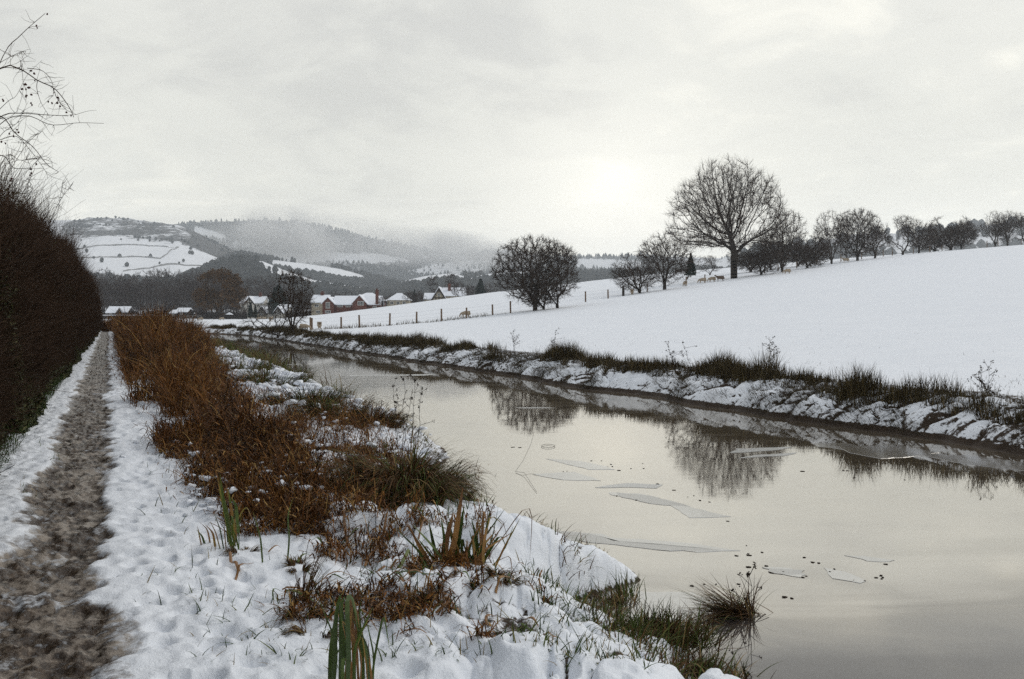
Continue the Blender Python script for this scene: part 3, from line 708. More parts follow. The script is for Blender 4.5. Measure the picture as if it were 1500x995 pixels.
for p_ in (395, 408, 425, 438, 452, 468, 490, 512, 530, 552, 575, 596, 612, 640, 655, 672, 690, 705, 718, 735, 752, 770, 860, 880): rows.append((p_, tb.uniform(330, 430), tb.uniform(30, 46) + (p_ > 600) * 6 - (p_ > 840) * 6))
for p_, Y_, hp in rows:
    m_ = bgt[k % 4]; hh = (13, 15, 11, 14)[k % 4]; X = px(p_, Y_); z0 = ground(X, Y_); base_y = HZ + (CZ - z0) / Y_ * F
    if p_ > 560: z0 = max(z0, 1.5)
    sc_ = hp * Y_ / F / hh
    if p_ < 345: lb, gp = 'bare grey-brown tree in the dense wooded belt left of the brown oak', 'trees of the wooded belt'
    elif p_ < 430: lb, gp = 'bare tree behind the white and the half-timbered houses', 'trees behind the white house'
    elif p_ < 700: lb, gp = 'bare tree rising behind the snowy village roofs', 'trees behind the village'
    else: lb, gp = 'small bare tree showing behind the crest by the twin hawthorns', 'trees behind the crest'
    place_tree(m_, 'bare_tree', X, Y_, z0, lb, 'tree', gp, tb.uniform(0, 6), (sc_ * tb.uniform(.9, 1.2), sc_, sc_)); k += 1
for p_, Y_, hp, lb in ((448, 245, 24, 'low bare tree hiding the left end of the brick house'), (561, 252, 22, 'small bare tree between brick house and cream house'), (601, 262, 26, 'dark bare tree right of the cream hipped house'), (615, 268, 22, 'small bare tree left of the timber gabled house'), (672, 262, 26, 'bare tree covering the right end of the timber gabled house'), (686, 270, 24, 'bare tree right of the timber gabled house'), (388, 280, 26, 'small bare tree between the lodge and the low timbered house'), (350, 290, 30, 'bare tree touching the white house on its left')):
    X = px(p_, Y_); sc_ = hp * Y_ / F / 11; place_tree(bgt[2], 'bare_tree', X, Y_, ground(X, Y_) - .1, lb, 'tree', None, p_, (sc_, sc_, sc_))
# two lattice-like tall bare trees rising behind the timber house
for p_, y0, lb in ((633, 403, 'tall thin bare tree left of the timber gabled house'), (660, 399, 'tall bare tree with ragged top right behind the timber gable')):
    X = px(p_, 290); sc_ = (440 - y0) * 290 / F / 14
    place_tree(bgt[3], 'bare_tree', X, 290, pz(440, 290), lb, 'tree', None, p_, (sc_ * .9, sc_ * .9, sc_))

# conifers
def conifer_mesh(seed, h=9, w=2.2):
    rg = np.random.default_rng(seed); n = 5200; t = rg.uniform(0, 1, n) ** .8; a = rg.uniform(0, 6.283, n); r = w * (1 - t) ** .85 * rg.uniform(.35, 1, n) * (1 + .2 * np.sin(a * 3 + t * 9))
    c = np.stack([r * np.cos(a), r * np.sin(a), .4 + t * (h - .4)], 1)
    V, Fq, sh = leaf_quads(c, .30, seed)
    tr = prisms(np.array([[0, 0, -.4]]), np.array([[0, 0, h * .9]]), np.array([.22]), np.array([.03]), 7)
    return [('trunk', mesh_np('conifer_trunk', tr[0], tr[1], M['bark'], link=False)), ('crown', mesh_np('conifer_crown', V, Fq, M['conifer'], link=False, smooth=False))]
con = conifer_mesh(3)
for p_, y0, yb, Y_, w_, lb in ((704, 409, 442, 330, 1.5, 'round dark evergreen standing behind the snowy crest'), (408, 418, 462, 330, 1.9, 'broad dark spruce behind the waterside bush'),
                       (402, 422, 462, 300, 1.1, 'narrow dark spruce next to the broad one'), (367, 443, 466, 300, 1.0, 'small dark conifer before the white gabled house'),
                       (374, 446, 466, 296, .8, 'small conifer between white house and timber house'), (1012, 372, 405, 160, 1.1, 'square dark evergreen left of the great tree'),
                       (607, 425, 448, 300, .7, 'dark narrow evergreen right of the cream hipped house')):
    X = px(p_, Y_); sc_ = (yb - y0) * Y_ / F / 9
    place_tree(con, 'conifer_tree', X, Y_, pz(yb, Y_), lb, 'conifer', None, p_, (sc_ * w_, sc_ * w_, sc_))

# ------------------------------------------------------------------ houses
def roof_gable(mb, x0, x1, y0, y1, ze, zr, over=.35, th=.25, axis='x'):
    if axis == 'x':
        ym = (y0 + y1) / 2; a, b_ = x0 - over, x1 + over; k = (zr - ze) / (ym - y0); lo = ze - over * k
        for sgn, ye in ((1, y0 - over), (-1, y1 + over)):
            v = [(a, ye, lo), (b_, ye, lo), (b_, ym, zr), (a, ym, zr)]
            mb.add(v + [(x, y, z + th) for x, y, z in v], [(0, 1, 2, 3), (4, 5, 6, 7), (0, 1, 5, 4), (1, 2, 6, 5), (2, 3, 7, 6), (3, 0, 4, 7)])
    else:
        xm = (x0 + x1) / 2; a, b_ = y0 - over, y1 + over; k = (zr - ze) / (xm - x0); lo = ze - over * k
        for xe in (x0 - over, x1 + over):
            v = [(xe, a, lo), (xe, b_, lo), (xm, b_, zr), (xm, a, zr)]
            mb.add(v + [(x, y, z + th) for x, y, z in v], [(0, 1, 2, 3), (4, 5, 6, 7), (0, 1, 5, 4), (1, 2, 6, 5), (2, 3, 7, 6), (3, 0, 4, 7)])
def roof_hip(mb, x0, x1, y0, y1, ze, zr, over=.4):
    x0 -= over; x1 += over; y0 -= over; y1 += over; ym = (y0 + y1) / 2; k = min((y1 - y0) / 2, (x1 - x0) / 2 * .8)
    mb.add([(x0, y0, ze), (x1, y0, ze), (x1, y1, ze), (x0, y1, ze), (x0 + k, ym, zr), (x1 - k, ym, zr)],
           [(0, 1, 5, 4), (2, 3, 4, 5), (1, 2, 5), (3, 0, 4), (0, 3, 2, 1)])
def walls(mb, x0, x1, y0, y1, z0, ze, gable=None, zr=0):
    mb.box(x0, x1, y0, y1, z0, ze)
    if gable == 'x':
        ym = (y0 + y1) / 2
        for xa, xb in ((x0, x0 + .3), (x1 - .3, x1)): mb.add([(xa, y0, ze), (xa, y1, ze), (xa, ym, zr), (xb, y0, ze), (xb, y1, ze), (xb, ym, zr)], [(0, 1, 2), (3, 5, 4), (0, 3, 4, 1), (1, 4, 5, 2), (2, 5, 3, 0)])
    if gable == 'y':
        xm = (x0 + x1) / 2
        for ya, yb in ((y0, y0 + .3), (y1 - .3, y1)): mb.add([(x0, ya, ze), (x1, ya, ze), (xm, ya, zr), (x0, yb, ze), (x1, yb, ze), (xm, yb, zr)], [(0, 1, 2), (3, 5, 4), (0, 3, 4, 1), (1, 4, 5, 2), (2, 5, 3, 0)])
def window(t, x, y, z, w, h, bars=1):
    mb = MB(); f = .09
    for a in ((x - w / 2, x + w / 2, z, z + f), (x - w / 2, x + w / 2, z + h - f, z + h), (x - w / 2, x - w / 2 + f, z + f, z + h - f), (x + w / 2 - f, x + w / 2, z + f, z + h - f)):
        mb.box(a[0], a[1], y - .10, y + .05, a[2], a[3])
    for k in range(bars):
        xx = x - w / 2 + w * (k + 1) / (bars + 1); mb.box(xx - .04, xx + .04, y - .09, y + .05, z + f, z + h - f)
    wn = mb.build('window', M['frame'], t)
    g_ = MB(); g_.box(x - w / 2 + f, x + w / 2 - f, y - .04, y + .02, z + f, z + h - f); g_.build('pane', M['glass'], wn)
def house(name, label, Y, blocks, wins=(), chim=(), wall='brick', base=.4, timber=()):
    """blocks: (px0, px1, depth, y_front_offset, y_eave_px, y_ridge_px, roof kind)"""
    xs = [b[0] for b in blocks] + [b[1] for b in blocks]; cx_ = px((min(xs) + max(xs)) / 2, Y)
    t = thing(name, (cx_, Y, base), label, 'house')
    wm = MB(); rm = MB()
    for (a, b_, dep, off, ye, yr, kind) in blocks:
        x0, x1 = px(a, Y) - cx_, px(b_, Y) - cx_; ze, zr = pz(ye, Y) - base, pz(yr, Y) - base; y0 = off; y1 = off + dep
        if kind == 'gx': walls(wm, x0, x1, y0, y1, -1, ze, 'x', zr); roof_gable(rm, x0, x1, y0, y1, ze + .02, zr + .02)
        elif kind == 'gy': walls(wm, x0, x1, y0, y1, -1, ze, 'y', zr); roof_gable(rm, x0, x1, y0, y1, ze + .02, zr + .02, axis='y')
        else: walls(wm, x0, x1, y0, y1, -1, ze); roof_hip(rm, x0, x1, y0, y1, ze + .02, zr)
    wm.build('wall', M[wall], t); rf = rm.build('snowy_roof', M['snow'], t)
    for (p_, ytop, ybot, w, off) in chim:
        mb = MB(); x = px(p_, Y) - cx_; mb.box(x - w, x + w, off - w, off + w, pz(ybot, Y) - base, pz(ytop, Y) - base)
        mb.box(x - w - .1, x + w + .1, off - w - .1, off + w + .1, pz(ytop, Y) - base, pz(ytop, Y) - base + .15)
        for e_ in (-.4, .4): mb.box(x + e_ * w - .12, x + e_ * w + .12, off - .12, off + .12, pz(ytop, Y) - base + .15, pz(ytop, Y) - base + .55)
        mb.build('chimney', M['brick'], rf)
    for (p_, ytop, wpx, hpx, off, bars) in wins:
        window(t, px(p_, Y) - cx_, off - .02, pz(ytop + hpx, Y) - base, wpx * Y / F, hpx * Y / F, bars)
    for (pa, pb, off, ye, yr) in timber:    # barge boards and posts of a half-timbered gable
        mb = MB(); x0, x1 = px(pa, Y) - cx_, px(pb, Y) - cx_; ze, zr = pz(ye, Y) - base, pz(yr, Y) - base; xm = (x0 + x1) / 2; y = off - .45
        for xa, xb in ((x0 - .4, xm), (x1 + .4, xm)):
            mb.add([(xa, y, ze - .5), (xb, y, zr - .1), (xb, y, zr - .75), (xa, y, ze - 1.1), (xa, y + .12, ze - .5), (xb, y + .12, zr - .1), (xb, y + .12, zr - .75), (xa, y + .12, ze - 1.1)],
                   [(0, 1, 2, 3), (7, 6, 5, 4), (0, 4, 5, 1), (1, 5, 6, 2), (2, 6, 7, 3), (3, 7, 4, 0)])
        mb.box(xm - .12, xm + .12, off - .08, off + .02, ze - 1.5, zr - .8); mb.box(x0, x1, off - .07, off + .03, ze - .2, ze + .05)
        for q in (.25, .75): mb.box(x0 + (x1 - x0) * q - .1, x0 + (x1 - x0) * q + .1, off - .06, off + .02, ze - 2.4, ze - .2)
        mb.build('barge_board', M['dark'], t)
    return t
house('brick_house', 'long red brick house with two front gables and snowy roofs', 258,
      [(489, 556, 7, 0, 446, 434.5, 'gx'), (474, 490, 8, -1.6, 444, 436, 'gy'), (518, 538, 8, -1.8, 444, 433, 'gy'), (512, 556, 9, 4, 440, 428, 'hip')],
      [(482, 443, 6, 9, -1.6, 2), (482, 455, 8, 4, -1.6, 2), (498, 446, 8, 4, 0, 2), (510, 446, 7, 4, 0, 2), (530, 441.5, 9, 6, -1.8, 3), (549, 449, 6, 4, 0, 1)],
      [(552.5, 426, 446, .36, -.3)])
house('rendered_house', 'grey rendered house joined to the left of the red brick house', 266, [(456, 478, 8, 0, 443, 433, 'gx')], [(464, 446, 6, 4, 0, 1), (466, 455, 6, 4, 0, 1)], [(468, 429, 437, .4, 4)], 'cream')
house('cream_house', 'cream house with hipped snowy roof right of the red brick house', 285, [(567, 598, 9, 0, 440, 429, 'hip')], [(574, 442, 5, 4, 0, 1), (583, 442, 5, 4, 0, 1), (592, 442, 5, 4, 0, 1)], [], 'cream', 1)
house('dark_gabled_house', 'dark timber gabled house half sunk behind the snowy crest', 275, [(634, 652, 9, 0, 436, 421, 'gy'), (648, 680, 8, 1.5, 433, 422, 'gx'), (621, 636, 7, 2, 438, 430, 'gx')], [(643, 430, 4, 4, 0, 1)], [(657, 417, 426, .4, 4)], 'cream', 2.5, [(634, 652, 0, 436, 421)])
house('white_house', 'white house with snowy roof and pointed gable right of the brown oak', 330, [(352, 385, 8, 0, 444, 435, 'gx'), (361, 373, 9, -1.5, 443, 435, 'gy')], [(367, 446, 4, 5, -1.5, 1), (378, 446, 4, 4, 0, 1), (356, 447, 3, 4, 0, 1)], [(377, 430, 438, .4, 4)], 'white', .6, [(361, 373, -1.5, 443, 435)])
house('timbered_house', 'low house with black barge boards at the edge of the field', 300, [(392, 420, 8, 0, 457, 447, 'gx'), (403, 415, 8, -1.4, 457, 449, 'gy')], [(409, 458, 4, 3, -1.4, 1)], [], 'white', .6, [(403, 415, -1.4, 457, 449)])
house('garden_house', 'small black gabled lodge between white house and low timbered house', 305, [(377, 390, 7, 0, 458, 449, 'gy')], [(383, 459, 4, 3, 0, 1)], [], 'cream', .6, [(377, 390, 0, 458, 449)])
for a, b_, ye, yr, Y_, lb in ((156, 168, 458, 450, 318, 'leftmost snow roofed shed beside the dark hedge'), (171, 186, 457.5, 450, 325, 'second snow roofed shed, right of the leftmost one'),
                          (258, 274, 457, 452, 322, 'long low shed with snowy roof left of the brown oak'), (250, 258, 459, 455, 320, 'tiny snow roofed shed against the long low shed')):
    house('garden_shed', lb, Y_, [(a, b_, 6, 0, ye, yr, 'gx')], [((a + b_) / 2, ye + 1.5, 3, 2.5, 0, 0)], [], 'dark', .6)
# garden shelter with pointed snowy roof
t = thing('garden_shelter', (px(336, 296), 296, ground(px(336, 296), 296)), 'open garden shelter with pointed snowy roof before the brown oak', 'shelter')
mb = MB(); zt = pz(461, 296) - t.location.z; zr = pz(457.5, 296) - t.location.z; mb.add([(-1, -1, zt), (1, -1, zt), (1, 1, zt), (-1, 1, zt), (0, 0, zr)], [(0, 1, 4), (1, 2, 4), (2, 3, 4), (3, 0, 4), (3, 2, 1, 0)]); mb.build('snowy_roof', M['snow'], t)
for a, b_ in ((-.8, -.8), (.8, -.8), (.8, .8), (-.8, .8)):
    mb = MB(); mb.box(a - .08, a + .08, b_ - .08, b_ + .08, -.1, zt); mb.build('post', M['dark'], t)
# low boundary wall and clipped hedge at the far side of the left field
t = thing('boundary_wall', (px(200, 310), 310, .5), 'long low dark wall with a snowy coping along the far field edge', 'wall')
mb = MB(); x0, x1 = px(150, 310) - px(200, 310), px(243, 310) - px(200, 310); mb.box(x0, x1, 0, .4, -.3, 1.1); mb.build('wall', M['dark'], t)
mb = MB(); mb.box(x0 - .05, x1 + .05, -.06, .46, 1.1, 1.32); mb.build('snowy_coping', M['snow'], t)

def far_hedge(label, a, b, Y, h, d=2.0, n=5200, seed=0):
    x0, x1 = px(a, Y), px(b, Y); xm = (x0 + x1) / 2; t = thing('field_hedge', (xm, Y, ground(xm, Y)), label, 'hedge'); r_ = np.random.default_rng(seed)
    x = r_.uniform(x0 - xm, x1 - xm, n); top = h * (1 + .5 * vnoise(x * .25, x * 0, seed) + .25 * vnoise(x * .9, x * 0, seed + 1)); z = r_.uniform(0, 1, n) ** .8 * top
    V, q, sh = leaf_quads(np.stack([x, r_.uniform(0, d, n), z], 1), .30, seed); mesh_np('foliage', V, q, M['far_twig'], t, smooth=False)
    k = 900; x = r_.uniform(x0 - xm, x1 - xm, k); b0 = np.stack([x, r_.uniform(0, d, k), x * 0], 1); b1 = b0 + np.stack([r_.normal(0, .3, k), r_.normal(0, .2, k), h * r_.uniform(.8, 1.5, k)], 1)
    V, q = prisms(b0, b1, np.full(k, .05), np.full(k, .02), 3); mesh_np('branches', V, q, M['far_twig'], t)
far_hedge('dark ragged hedge beyond the snowy field under the wooded belt', 150, 300, 326, 2.6, seed=1)
far_hedge('dark hedge at the foot of the brown oak and white house', 288, 360, 299, 2.3, n=3000, seed=2)
far_hedge('garden hedge between the low timbered house and the red brick house', 418, 478, 290, 2.0, n=3000, seed=3)
# ------------------------------------------------------------------ fences
def fence(name, label, pts, hgt, rad_, wires=3, kinds=None):
    t = thing(name, (pts[0][0], pts[0][1], ground(*pts[0])), label, 'fence'); o0 = np.array(t.location)
    tops = []
    for i, (x, y) in enumerate(pts):
        z = ground(x, y); h_ = hgt * random.uniform(.9, 1.12); r_ = rad_ * (1.8 if kinds and i in kinds else 1)
        mb = MB(); lx, ly = random.uniform(-.05, .05), random.uniform(-.05, .05); k = 8; V = []
        for zz_, rr, q in ((-.3, r_, 0), (h_ - .04, r_ * .95, 1), (h_, r_ * .8, 1)):
            for a in range(k): V.append((rr * math.cos(a / k * 6.283) + lx * q, rr * math.sin(a / k * 6.283) + ly * q, zz_))
        fc = [(j * k + a, j * k + (a + 1) % k, (j + 1) * k + (a + 1) % k, (j + 1) * k + a) for j in range(2) for a in range(k)]
        mb.add(V, fc); mb.F.setdefault(k, []).append([2 * k + a for a in range(k)])
        p = mb.build('post', M['wood'] if not (kinds and i in kinds) else M['dark'], t); p.location = (x - o0[0], y - o0[1], z - o0[2])
        tops.append((x - o0[0], y - o0[1], z - o0[2], h_))
    P0 = []; P1 = []
    for a, b_ in zip(tops[:-1], tops[1:]):
        for w in range(wires):
            f = .35 + .6 * w / max(1, wires - 1); P0.append((a[0], a[1], a[2] + a[3] * f)); P1.append((b_[0], b_[1], b_[2] + b_[3] * f))
    V, q = prisms(np.array(P0), np.array(P1), np.full(len(P0), .0035), np.full(len(P0), .0035), 3); mesh_np('wire', V, q, M['metal'], t)
FP = [(-17.8, 88), (-11.4, 92), (-6.5, 95), (-.35, 102), (13.1, 118), (32.5, 146), (52.5, 170), (71.7, 190), (91, 205), (110.6, 215)]
fpx = np.array([p[0] for p in FP]); fpy = np.array([p[1] for p in FP])
def on_fence(p_):
    t_ = np.linspace(fpx[0], fpx[-1], 4000); y_ = np.interp(t_, fpx, fpy); pp = 750 + t_ / y_ * F; i = int(np.abs(pp - p_).argmin()); return float(t_[i]), float(y_[i])
posts = [on_fence(p_) for p_ in (451, 457, 500, 527, 571, 610, 646.5, 683, 722, 748, 858, 891, 913, 948, 1005, 1032.5)]
fence('post_and_wire_fence', 'wire fence on wooden posts crossing the snowy field to the sheep', posts, 1.15, .085, 3, {12})
posts = [on_fence(p_) for p_ in (1120, 1140, 1167, 1196, 1232, 1262, 1283, 1294, 1307, 1338, 1362, 1380, 1412, 1446, 1462, 1496)]
fence('post_and_wire_fence', 'wire fence on posts under the row of ridge trees', posts, 1.25, .09)
# field gate / rail by the oak
t = thing('rail_fence', (px(261, 240), 240, ground(px(261, 240), 240)), 'short grey rail fence at the far side of the snowy field', 'fence')
for i in range(9):
    if i == 6: continue
    x = px(261 + i * 4.2, 240) - t.location.x; mb = MB(); mb.box(x - .06, x + .06, -.06, .06, -.1, 1.15); mb.build('post', M['metal'], t)
for z_ in (.5, 1.05):
    mb = MB(); mb.box(0, px(295, 240) - t.location.x, -.03, .03, z_, z_ + .09); mb.build('rail', M['metal'], t)

# ------------------------------------------------------------------ sheep
def sheep_mesh(grazing=True, seed=1, m='wool'):
    hd = [(.62, 0, .62), (.78, 0, .42), (.86, 0, .22), (.95, 0, .10)] if grazing else [(.60, 0, .78), (.72, 0, .98), (.84, 0, 1.02), (1.0, 0, .94)]
    V = [(-.52, 0, .66), (-.25, 0, .68), (.05, 0, .67), (.36, 0, .68)] + hd
    rad_ = [(.21, .22), (.29, .30), (.30, .31), (.25, .26), (.15, .15), (.10, .10), (.085, .085), (.05, .05)]
    E = [(i, i + 1) for i in range(7)]
    for x, par_ in ((-.45, 0), (.38, 3)):
        for sy in (-1, 1):
            b0 = len(V); V += [(x, sy * .13, .50), (x + (.03 if x < 0 else -.01), sy * .14, .26), (x - .01, sy * .14, .0)]
            rad_ += [(.10, .10), (.05, .05), (.04, .04)]; E += [(par_, b0), (b0, b0 + 1), (b0 + 1, b0 + 2)]
    b0 = len(V); V += [(-.70, 0, .58), (-.72, 0, .42)]; rad_ += [(.07, .07), (.04, .04)]; E += [(0, b0), (b0, b0 + 1)]
    for sy in (-1, 1):   # ears
        b0 = len(V); h_ = V[6]; V += [(h_[0] - .04, sy * .16, h_[2] + .06)]; rad_ += [(.03, .03)]; E += [(6, b0)]
    me = bpy.data.meshes.new('sheep'); me.from_pydata(V, E, []); o = bpy.data.objects.new('tmp', me); col.objects.link(o)
    md = o.modifiers.new('s', 'SKIN'); sub = o.modifiers.new('u', 'SUBSURF'); sub.levels = 2; sub.render_levels = 2
    for i, r_ in enumerate(rad_): me.skin_vertices[0].data[i].radius = r_
    me.skin_vertices[0].data[1].use_root = True
    dg = bpy.context.evaluated_depsgraph_get(); out = bpy.data.meshes.new_from_object(o.evaluated_get(dg)); bpy.data.objects.remove(o)
    out.name = 'sheep_body'; out.materials.clear(); out.materials.append(M[m])
    for p in out.polygons: p.use_smooth = True
    return out
shg, shs = sheep_mesh(True), sheep_mesh(False); shd = sheep_mesh(False, 1, 'wool_brown')
for p_, Y_, rz, me, lb, k in ((682, 99, 200, shg, 'cream sheep grazing beside the wire fence, facing left', 1.0), (926, 119.5, 80, shg, 'sheep standing end-on beside the thick dark fence post', .95),
                          (1003, 131, 100, shg, 'sheep half hidden behind a fence post left of the grazing group', 1), (1029, 136, 190, shg, 'leftmost grazing sheep of the three under the great tree', 1.1),
                          (1043, 138, 195, shg, 'middle grazing sheep of the three under the great tree', 1.1), (1055, 137, 175, shd, 'dark standing sheep nearest the great trunk', 1.15),
                          (1153, 140, 190, shg, 'lone sheep grazing in the open snow right of the great tree', 1.05), (1239, 164, 160, shs, 'pale sheep under the second ridge tree', 1.1),
                          (468, 92, 100, shg, 'sheep behind the fence near the waterside bush, end-on', 1.0), (446, 84, 10, shg, 'sheep partly hidden by the waterside bush', .9),
                          (397, 150, 80, shs, 'small distant sheep standing left of the waterside bush', 1.0), (379, 240, 0, shs, 'tiny far sheep before the black gabled lodge', 1.0), (387, 244, 180, shg, 'tiny far sheep just right of the other by the lodge', 1.0),
                          (294, 230, 185, shg, 'far sheep by the end of the grey rail fence', 1.1), (325, 235, 185, shg, 'tiny far sheep under the brown oak', 1.1),
                          (245, 138, 185, shg, 'sheep grazing just above the rust brown reeds', 1.0), (247.5, 190, 10, shg, 'tiny sheep lying beyond the sheep above the reeds', 1.0)):
    X = px(p_, Y_); o = bpy.data.objects.new('sheep', me); col.objects.link(o); tag(o, lb, 'sheep', 'sheep in the field')
    o.location = (X, Y_, ground(X, Y_)); o.rotation_euler.z = R(rz); k *= .72; o.scale = (k, k, k)

# ------------------------------------------------------------------ blades and stems
def blades(base, h, w, az, lean, droop, segs=4, seed=0, kink=None, shade=None, shape=1.0, fold=0, side=0):
    """ribbons; base (n,3), everything else scalar or (n,)"""
    rg = np.random.default_rng(seed); n = len(base); f = lambda a: np.broadcast_to(np.asarray(a, float), (n,))
    h, w, az, lean, droop = map(f, (h, w, az, lean, droop))
    t = np.linspace(0, 1, segs + 1); dirx = np.cos(az); diry = np.sin(az); ln = h / segs
    p = np.array(base, float); pts = [p.copy()]
    for k in range(segs):
        tm = (k + .5) / segs; th = lean + droop * tm ** 1.4
        if kink is not None: th = th + f(kink[1]) * (tm > f(kink[0]))
        p = p + np.stack([np.sin(th) * dirx, np.sin(th) * diry, np.cos(th)], 1) * ln[:, None]; pts.append(p.copy())
    pts = np.stack(pts, 1)
    tw = az + math.pi / 2 + rg.uniform(-.9, .9, n); sd_ = np.stack([np.cos(tw), np.sin(tw), rg.uniform(-.2, .2, n)], 1)
    ww = (w[:, None] * (1 - t[None] ** (2.2 * shape)) + .0008) * .5
    a = pts + sd_[:, None] * ww[:, :, None]; b_ = pts - sd_[:, None] * ww[:, :, None]
    V = np.stack([a, b_], 2).reshape(n, -1, 3); k = (segs + 1) * 2
    q = np.array([[2 * i, 2 * i + 1, 2 * i + 3, 2 * i + 2] for i in range(segs)])
    Fq = (q[None] + (np.arange(n) * k)[:, None, None]).reshape(-1, 4)
    sh = rg.uniform(0, 1, n) if shade is None else f(shade)
    return V.reshape(-1, 3), Fq, np.repeat(sh, k), pts
def join(parts):
    V = []; Fq = []; S = []; n = 0
    for p in parts:
        V.append(p[0]); Fq.append(p[1] + n); S.append(p[2]); n += len(p[0])
    return np.concatenate(V), np.concatenate(Fq), np.concatenate(S)
def veg(name, parts, m, parent=None):
    V, Fq, S = join(parts); return mesh_np(name, V, Fq, M[m], parent, attrs=dict(shade=S), smooth=False)
def gpts(s, v):
    X, Y = xy(s, v); return np.stack([X, Y, land(X, Y)], 1)

# --- rust brown thicket of withered willowherb and reed along the near bank
rg = np.random.default_rng(77)
def thicket(n, s0, s1, power=1.6):
    s = s0 + (s1 - s0) * rg.uniform(0, 1, n) ** power
    lo = np.interp(s, [9, 12, 20, 35, 60, 110], [.95, .55, .35, .35, .4, .4]); hi = np.interp(s, [9, 12, 20, 35, 60, 110], [1.8, 2.2, 2.3, 3.3, 5.0, 5.2])
    v = lo + (hi - lo) * rg.beta(1.2, 1.4, n)
    dens = sst(-.18, .18, fbm(s * .9, v * 1.3, 3, 201) + .4 * sst(22, 45, s))
    k = rg.uniform(0, 1, n) < dens; s, v = s[k], v[k]
    hh = np.interp(s, [9, 11, 14, 20, 30, 45, 110], [.28, .38, .50, .68, .98, 1.28, 1.38]) * (.65 + .35 * np.sin(np.clip((v - lo[k]) / (hi - lo)[k], 0, 1) * math.pi)) * (1 + .75 * fbm(s * .75, v * 1.0, 2, 203))
    hh = hh * (1 + .25 * sst(.1, .6, vnoise(s * .9, v, 205)))
    s = s + 0; return s, v, hh
s, v, hh = thicket(38000, 9, 60); n = len(s); base = gpts(s, v); base[:, 2] -= .02
shd = np.clip(.42 + .75 * fbm(s * .55, v * 1.3, 3, 207) + rg.uniform(-.3, .3, n), 0, 1)
dst = np.hypot(base[:, 0], base[:, 1])
p1 = blades(base, hh * rg.uniform(.5, 1.15, n), np.clip(.0045 + .0003 * dst, .005, .02), rg.uniform(0, 6.28, n), np.abs(rg.normal(0, .35, n)), rg.uniform(0, 1.5, n), 5, 1, shape=3, shade=shd, kink=(rg.uniform(.3, .9, n), rg.choice([0, 0, 1.2, 1.9], n)))
# leaves hanging from them
k = rg.integers(0, n, 26000); pt = p1[3][k, rg.integers(1, 6, 26000)] + rg.normal(0, .05, (26000, 3))
p2 = blades(pt, .12 * rg.uniform(.5, 1.5, len(k)), np.clip(.007 + .0004 * dst[k], .007, .02), rg.uniform(0, 6.28, len(k)), rg.uniform(.8, 2.6, len(k)), rg.uniform(-.5, 1, len(k)), 2, 2, shape=2)
s2, v2, hh2 = thicket(22000, 50, 112, 1.0); b2 = gpts(s2, v2 - bend(s2)); n2 = len(s2)
p3 = blades(b2, hh2 * rg.uniform(.5, 1.15, n2), .03, rg.uniform(0, 6.28, n2), np.abs(rg.normal(0, .3, n2)), rg.uniform(0, 1.2, n2), 3, 3, shape=2)
s4, v4, h4 = thicket(5200, 9.3, 48, 1.4); b4 = gpts(s4, v4); n4 = len(s4)
p4 = blades(b4, h4 * rg.uniform(1.0, 1.7, n4), np.clip(.005 + .0002 * s4, .005, .012), rg.uniform(0, 6.28, n4), rg.uniform(.1, .6, n4), rg.uniform(.8, 2.2, n4), 7, 14, shape=3)
tag(veg('withered_reeds', [p1, p2, p3, p4], 'brown'), 'rust brown thicket of withered reeds and willowherb between path and water', 'withered reeds', None, 'stuff')
# sprawling dead stems at the near end of the thicket, towards the water (px 300-640, y 620-760)
def scatter(n, boxes, seed):
    """boxes: list of (weight, px0, px1, py0, py1) on the near bank"""
    r_ = np.random.default_rng(seed); out = []
    W = sum(b[0] for b in boxes)
    for b in boxes:
        m_ = int(n * b[0] / W); a = r_.uniform(b[1], b[2], m_); y = r_.uniform(b[3], b[4], m_); Y = F * (CZ - .42) / (y - HZ); out.append(np.stack([(a - 750) / F * Y, Y], 1))
    p = np.concatenate(out); return np.stack([p[:, 0], p[:, 1], land(p[:, 0], p[:, 1])], 1)
base = scatter(21000, [(3, 270, 460, 640, 770), (2.8, 400, 580, 620, 730), (1.3, 330, 480, 720, 810), (1.2, 520, 640, 650, 760), (.9, 400, 560, 740, 830), (1.0, 560, 720, 780, 900), (.8, 420, 720, 880, 960), (.4, 720, 860, 860, 920), (.8, 380, 540, 585, 640)], 4); n = len(base)
base = base[base[:, 2] > .02]; n = len(base)
cl = fbm(base[:, 0] * 2.0, base[:, 1] * 2.0, 3, 301); base = base[cl > np.interp(base[:, 1], [5.5, 7.5, 9], [.13, .03, -.1])]; n = len(base)
q1 = blades(base, rg.uniform(.12, .5, n) * np.interp(base[:, 1], [5.5, 7.5, 9], [.4, .55, 1]), .006, rg.uniform(0, 6.28, n), rg.uniform(.1, 1.3, n), rg.uniform(0, 1.4, n), 5, 5, shape=3, kink=(rg.uniform(.3, .9, n), rg.choice([0, 1.4, 2.2], n)))
NL = 22000; k = rg.integers(0, n, NL); pt = q1[3][k, rg.integers(1, 6, NL)]
q2 = blades(pt, .055 * rg.uniform(.5, 1.5, NL), .010, rg.uniform(0, 6.28, NL), rg.uniform(.8, 2.6, NL), rg.uniform(-.5, 1, NL), 2, 6, shape=1.5)
tag(veg('dead_stems', [q1, q2], 'brown'), 'tangle of dead brown stems at the near end of the thicket', 'dead stems', None, 'stuff')

